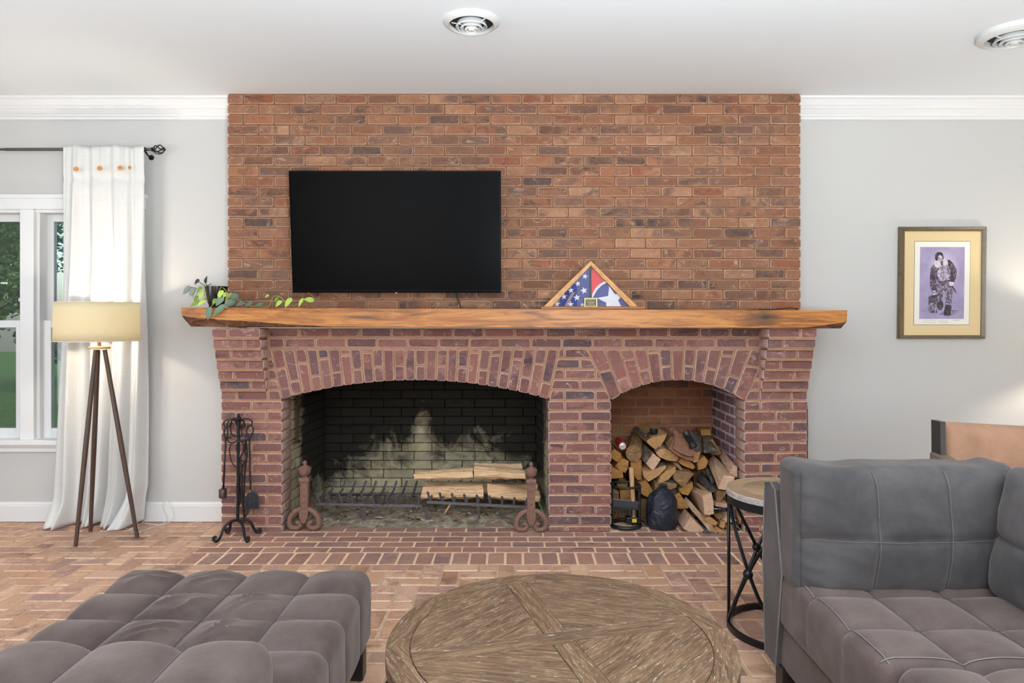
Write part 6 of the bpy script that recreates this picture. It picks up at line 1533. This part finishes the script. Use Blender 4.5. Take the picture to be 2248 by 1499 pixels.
# ------------------------------------------------------------------ round coffee table
TX, TYc, TR, TZ = .138, 1.976, .496, .452
GW = [S(58, 43, 32), S(102, 78, 58), S(142, 116, 90)]
def table_wood(name, rot): return wood_mat(name, GW, (2.2, 20, 20), 3.4, .6, .5, rot=(0, 0, rot), fleck=S(196, 184, 164), rnd=True)
ct = thing('coffee_table', 'low round coffee table with a pieced weathered wood top on a black base', 'table', (TX, TYc, 0))
ca, cb = D(28), D(28 + 98)          # directions of the two crossing strips
# strips read in the photo: one runs from the outer edge near the ottoman to the side table end, the other crosses it
s1a, s1b = FL(905, 1418, TZ), FL(1530, 1338, TZ); s2a, s2b = FL(1152, 1284, TZ), FL(1330, 1499, TZ)
a1 = math.atan2(s1b.y - s1a.y, s1b.x - s1a.x); a2 = math.atan2(s2a.y - s2b.y, s2a.x - s2b.x)
RI = TR * .865; zb_ = TZ - .045
MB().lathe((TX, TYc, 0), [(0, zb_), (TR - .004, zb_), (TR - .004, TZ - .006), (0, TZ - .006)], 96).build('core', table_wood('table_core_wood', 0), ct)
def plate(poly, name, rot, h0=-.008, h1=0.0):
    m = MB(); c0 = [Vector((x, y, TZ + h0)) for x, y in poly]; c1 = [Vector((x, y, TZ + h1 - .0012)) for x, y in poly]
    cc = sum(c1, Vector()) / len(c1); c2 = [p + (cc - p).normalized() * .0018 + Vector((0, 0, .0012)) for p in c1]
    m.loft([c0, c1, c2], 0); c_ = Vector((cc.x, cc.y, TZ)); o = m.build(name, table_wood('table_wood_%d' % round(math.degrees(rot)), rot), ct, loc=c_); return o
nseg = 8
for k in range(nseg):
    t0, t1 = 2 * math.pi * k / nseg + .12, 2 * math.pi * (k + 1) / nseg + .12; g_ = .0015
    n_ = 12; po = [(TX + math.cos(t0 + (t1 - t0) * i / n_) * TR, TYc + math.sin(t0 + (t1 - t0) * i / n_) * TR) for i in range(n_ + 1)]
    pi = [(TX + math.cos(t1 + (t0 - t1) * i / n_) * (RI + .001), TYc + math.sin(t1 + (t0 - t1) * i / n_) * (RI + .001)) for i in range(n_ + 1)]
    m = MB(); tm = (t0 + t1) / 2
    m.loft([[(x, y, z) for x, y in po + pi] for z in (TZ - .040, TZ - .0015)], 0)
    m.loft([[(x, y, TZ - .0015) for x, y in po + pi], [(x + (TX - x) * .004 * (1 if i <= n_ else -.8), y + (TYc - y) * .004 * (1 if i <= n_ else -.8), TZ) for i, (x, y) in enumerate(po + pi)]], 0)
    m.build('rim_segment', table_wood('table_rim_%d' % k, tm + math.pi / 2), ct, loc=(TX + math.cos(tm) * TR, TYc + math.sin(tm) * TR, TZ))
hw = .036
def stripc(ang, w_, r_): d = (math.cos(ang), math.sin(ang)); n = (-d[1], d[0]); return d, n
disk = [(TX + math.cos(2 * math.pi * i / 64) * (RI - .002), TYc + math.sin(2 * math.pi * i / 64) * (RI - .002)) for i in range(64)]
def half(poly, ang, off, keep):   # keep side of the line through the centre shifted by off along its normal
    n = (-math.sin(ang), math.cos(ang)); c0 = n[0] * TX + n[1] * TYc + off
    return clip(poly, -n[0] * keep, -n[1] * keep, -c0 * keep)
st1 = half(half(disk, a1, -hw + .0015, 1), a1, hw - .0015, -1); plate(st1, 'cross_plank', a1)
for kp in (1, -1):
    q_ = half(half(half(disk, a2, -hw + .0015, 1), a2, hw - .0015, -1), a1, kp * hw, kp); plate(q_, 'cross_plank', a2)
for k1, k2, rt in ((1, 1, a1 + .55), (1, -1, a1 - .5), (-1, 1, a1 - .45), (-1, -1, a1 + .6)):
    q_ = half(half(disk, a1, k1 * hw, k1), a2, k2 * hw, k2); plate(q_, 'wedge_panel', rt)
m = MB(); m.lathe((TX, TYc, 0), [(TR - .012, TZ - .046), (TR - .004, TZ - .046), (TR - .004, TZ - .068), (TR - .012, TZ - .068)], 72, ring=True); m.build('iron_band', M_blkp, ct)
for k in range(4):
    a = D(35 + 90 * k); d = Vector((math.cos(a), math.sin(a), 0)); MB().tube([Vector((TX, TYc, TZ - .05)) + d * (TR - .03), Vector((TX, TYc, .0)) + d * (TR - .07)], .014, seg=4, smooth=False).build('leg', M_blkp, ct)
m = MB(); m.ringtube((TX, TYc, .07), TR - .078, .009, n=60, seg=6); m.build('stretcher_ring', M_blkp, ct)
for a_ in (195, 338):
    a = D(a_); d = Vector((math.cos(a), math.sin(a), 0)); MB().tube([Vector((TX, TYc, TZ - .06)) + d * (TR - .012), Vector((TX, TYc, .0)) + d * (TR - .02)], .013, seg=4, smooth=False).build('leg', M_blkp, ct)

# ------------------------------------------------------------------ round side table with crossed iron legs
SXc, SYc, SR = 1.190, 3.01, .236
st_ = thing('side_table', 'round wooden side table on crossed black iron legs beside the sofa', 'table', (SXc, SYc, 0))
SZ = .622; M_blsat = plain('satin_black_iron', S(30, 31, 34), .32, .5)
M_grw = wood_mat('grey_plank_wood', [S(112, 90, 68), S(146, 120, 94), S(162, 138, 112)], (1.5, 16, 16), 4, .55, .3, fleck=S(190, 176, 156))
M_edge = wood_mat('limed_edge_wood', [S(110, 98, 92), S(168, 158, 154), S(198, 190, 186)], (5, 5, 26), 5, .6, .3)
m = MB(); m.lathe((SXc, SYc, 0), [(SR - .02, SZ - .026), (SR, SZ - .026), (SR, SZ - .003), (SR - .003, SZ - .0002), (SR - .02, SZ - .0202)], 64, 0, ring=True); m.build('top_edge', M_edge, st_)
MB().lathe((SXc, SYc, 0), [(0, SZ - .02), (SR - .021, SZ - .02), (SR - .003, SZ - .0005), (SR * .72, SZ), (SR * .715, SZ - .001), (SR * .705, SZ - .001), (SR * .70, SZ), (0, SZ)], 64).build('top', M_grw, st_)
m = MB(); m.lathe((SXc, SYc, 0), [(SR - .016, SZ - .026), (SR - .004, SZ - .026), (SR - .004, SZ - .062), (SR - .016, SZ - .062)], 64, ring=True); m.build('top_ring', M_blsat, st_)
m = MB(); m.lathe((SXc, SYc, 0), [(SR - .016, .002), (SR - .002, .002), (SR - .002, .028), (SR - .016, .028)], 64, ring=True); m.build('base_ring', M_blsat, st_)
rr_ = SR - .010
def onc(a, z, r=rr_): return Vector((SXc + math.cos(D(a)) * r, SYc + math.sin(D(a)) * r, z))
for ac in (212, 98, 330):
    for sg in (1, -1):
        pts = [onc(ac + sg * 46 * (1 - 2 * f) * (1 if True else 0) * (1 - .25 * math.sin(math.pi * f)), .02 + (SZ - .075) * f) for f in [i / 16 for i in range(17)]]
        pts = [p + Vector(((SXc - p.x), (SYc - p.y), 0)) * (.03 if sg > 0 else 0) for p in pts]
        MB().tube(pts, .0085, seg=6).build('crossed_leg', M_blsat, st_)
    b = onc(ac, .02 + (SZ - .075) / 2); MB().lathe(b, [(0, -.021), (.012, -.018), (.020, -.008), (.021, 0), (.020, .008), (.012, .018), (0, .021)], 18).build('ball', M_blsat, st_)
for a in (155, 271, 35): MB().tube([onc(a, .01), onc(a, SZ - .04)], .0075, seg=6).build('upright', M_blsat, st_)
for a in (155, 271, 35): MB().lathe(onc(a, SZ - .044, rr_ + .006), [(0, -.006), (.006, 0), (0, .006)], 10).build('rivet', M_blsat, st_)

# ------------------------------------------------------------------ tan armchair behind the sofa
ac_ = thing('armchair', 'tan suede armchair with a dark frame behind the corner sofa', 'chair', (2.55, 3.45, 0))
AY = 3.40
def ap(x, y, Y=AY): return P(x, y, Y)
tl_, tr2 = ap(2079, 929), ap(2079, 929) + Vector((.72, .05, -.045)); bl_ = ap(2062, 1030); zlow = .40
def q2(f, s_, d): # f along width, s_ from top (0) to bottom (1)
    top = tl_.lerp(tr2, f); bot = Vector((bl_.x - .03, AY - .12, zlow)).lerp(Vector((bl_.x + .70, AY - .07, zlow)), f); p = top.lerp(bot, s_); return p + Vector((0, d, 0))
m = MB(); NX_, NZ_ = 24, 16; g_ = []
for d0 in (0, 1):
    for k in range(NZ_ + 1):
        for i in range(NX_ + 1):
            f, s_ = i / NX_, k / NZ_; e_ = min(1, min(f, 1 - f) / .06) ** .5 * min(1, min(s_, 1.0) / .07 + .02) ** .5
            g_.append(q2(f, s_, (.055 - .05 * e_ - .012 * math.sin(math.pi * f)) if d0 == 0 else (.065 + .045 * e_)))
n1 = (NX_ + 1) * (NZ_ + 1); id_ = lambda d0, k, i: d0 * n1 + k * (NX_ + 1) + i; fs = []
for k in range(NZ_):
    for i in range(NX_):
        fs.append([id_(0, k, i), id_(0, k, i + 1), id_(0, k + 1, i + 1), id_(0, k + 1, i)]); fs.append([id_(1, k, i), id_(1, k, i + 1), id_(1, k + 1, i + 1), id_(1, k + 1, i)])
for i in range(NX_): fs.append([id_(0, 0, i), id_(0, 0, i + 1), id_(1, 0, i + 1), id_(1, 0, i)]); fs.append([id_(0, NZ_, i), id_(0, NZ_, i + 1), id_(1, NZ_, i + 1), id_(1, NZ_, i)])
for k in range(NZ_): fs.append([id_(0, k, 0), id_(0, k + 1, 0), id_(1, k + 1, 0), id_(1, k, 0)]); fs.append([id_(0, k, NX_), id_(0, k + 1, NX_), id_(1, k + 1, NX_), id_(1, k, NX_)])
m.add(g_, fs, 0, True); m.build('backrest', M_tan, ac_)
M_dfr = plain('dark_chair_wood', S(58, 54, 52), .4); M_arm = plain('arm_wood_top', S(120, 108, 92), .35)
for f in (-.016, 1.016):
    m = MB(); w_ = .016
    m.loft([[q2(f, s_, .01) + Vector((-w_, 0, 0)), q2(f, s_, .01) + Vector((w_ * .6, 0, 0)), q2(f, s_, .085) + Vector((w_ * .6, 0, 0)), q2(f, s_, .085) + Vector((-w_, 0, 0))] for s_ in (-.01, 1.0)]); m.build('back_post', M_dfr, ac_)
for f, sg in ((-.03, -1), (1.03, 1)):
    b = q2(f, .24, .05); b.z = ap(2030, 1000).z; fr_ = b + Vector((sg * .10, -.52, -.03)); m = MB()
    m.loft([[p + Vector((dx, 0, dz)) for dx, dz in ((-.035, -.015), (.035, -.015), (.035, .012), (-.035, .012))] for p in (b, fr_)]); m.build('armrest', M_arm, ac_)
    m = MB().tube([fr_ + Vector((0, .03, -.01)), Vector((fr_.x, fr_.y + .02, 0))], .022, seg=4, smooth=False); m.build('leg', M_dfr, ac_)
    m = MB().tube([b + Vector((0, .02, -.01)), Vector((b.x, b.y + .10, 0))], .022, seg=4, smooth=False); m.build('leg', M_dfr, ac_)
s0 = q2(0, 1, 0); soft_box('seat', (s0.x + .0, AY - .66, .28), (s0.x + .73, AY - .04, .43), .05, .03, ac_, M_tan)
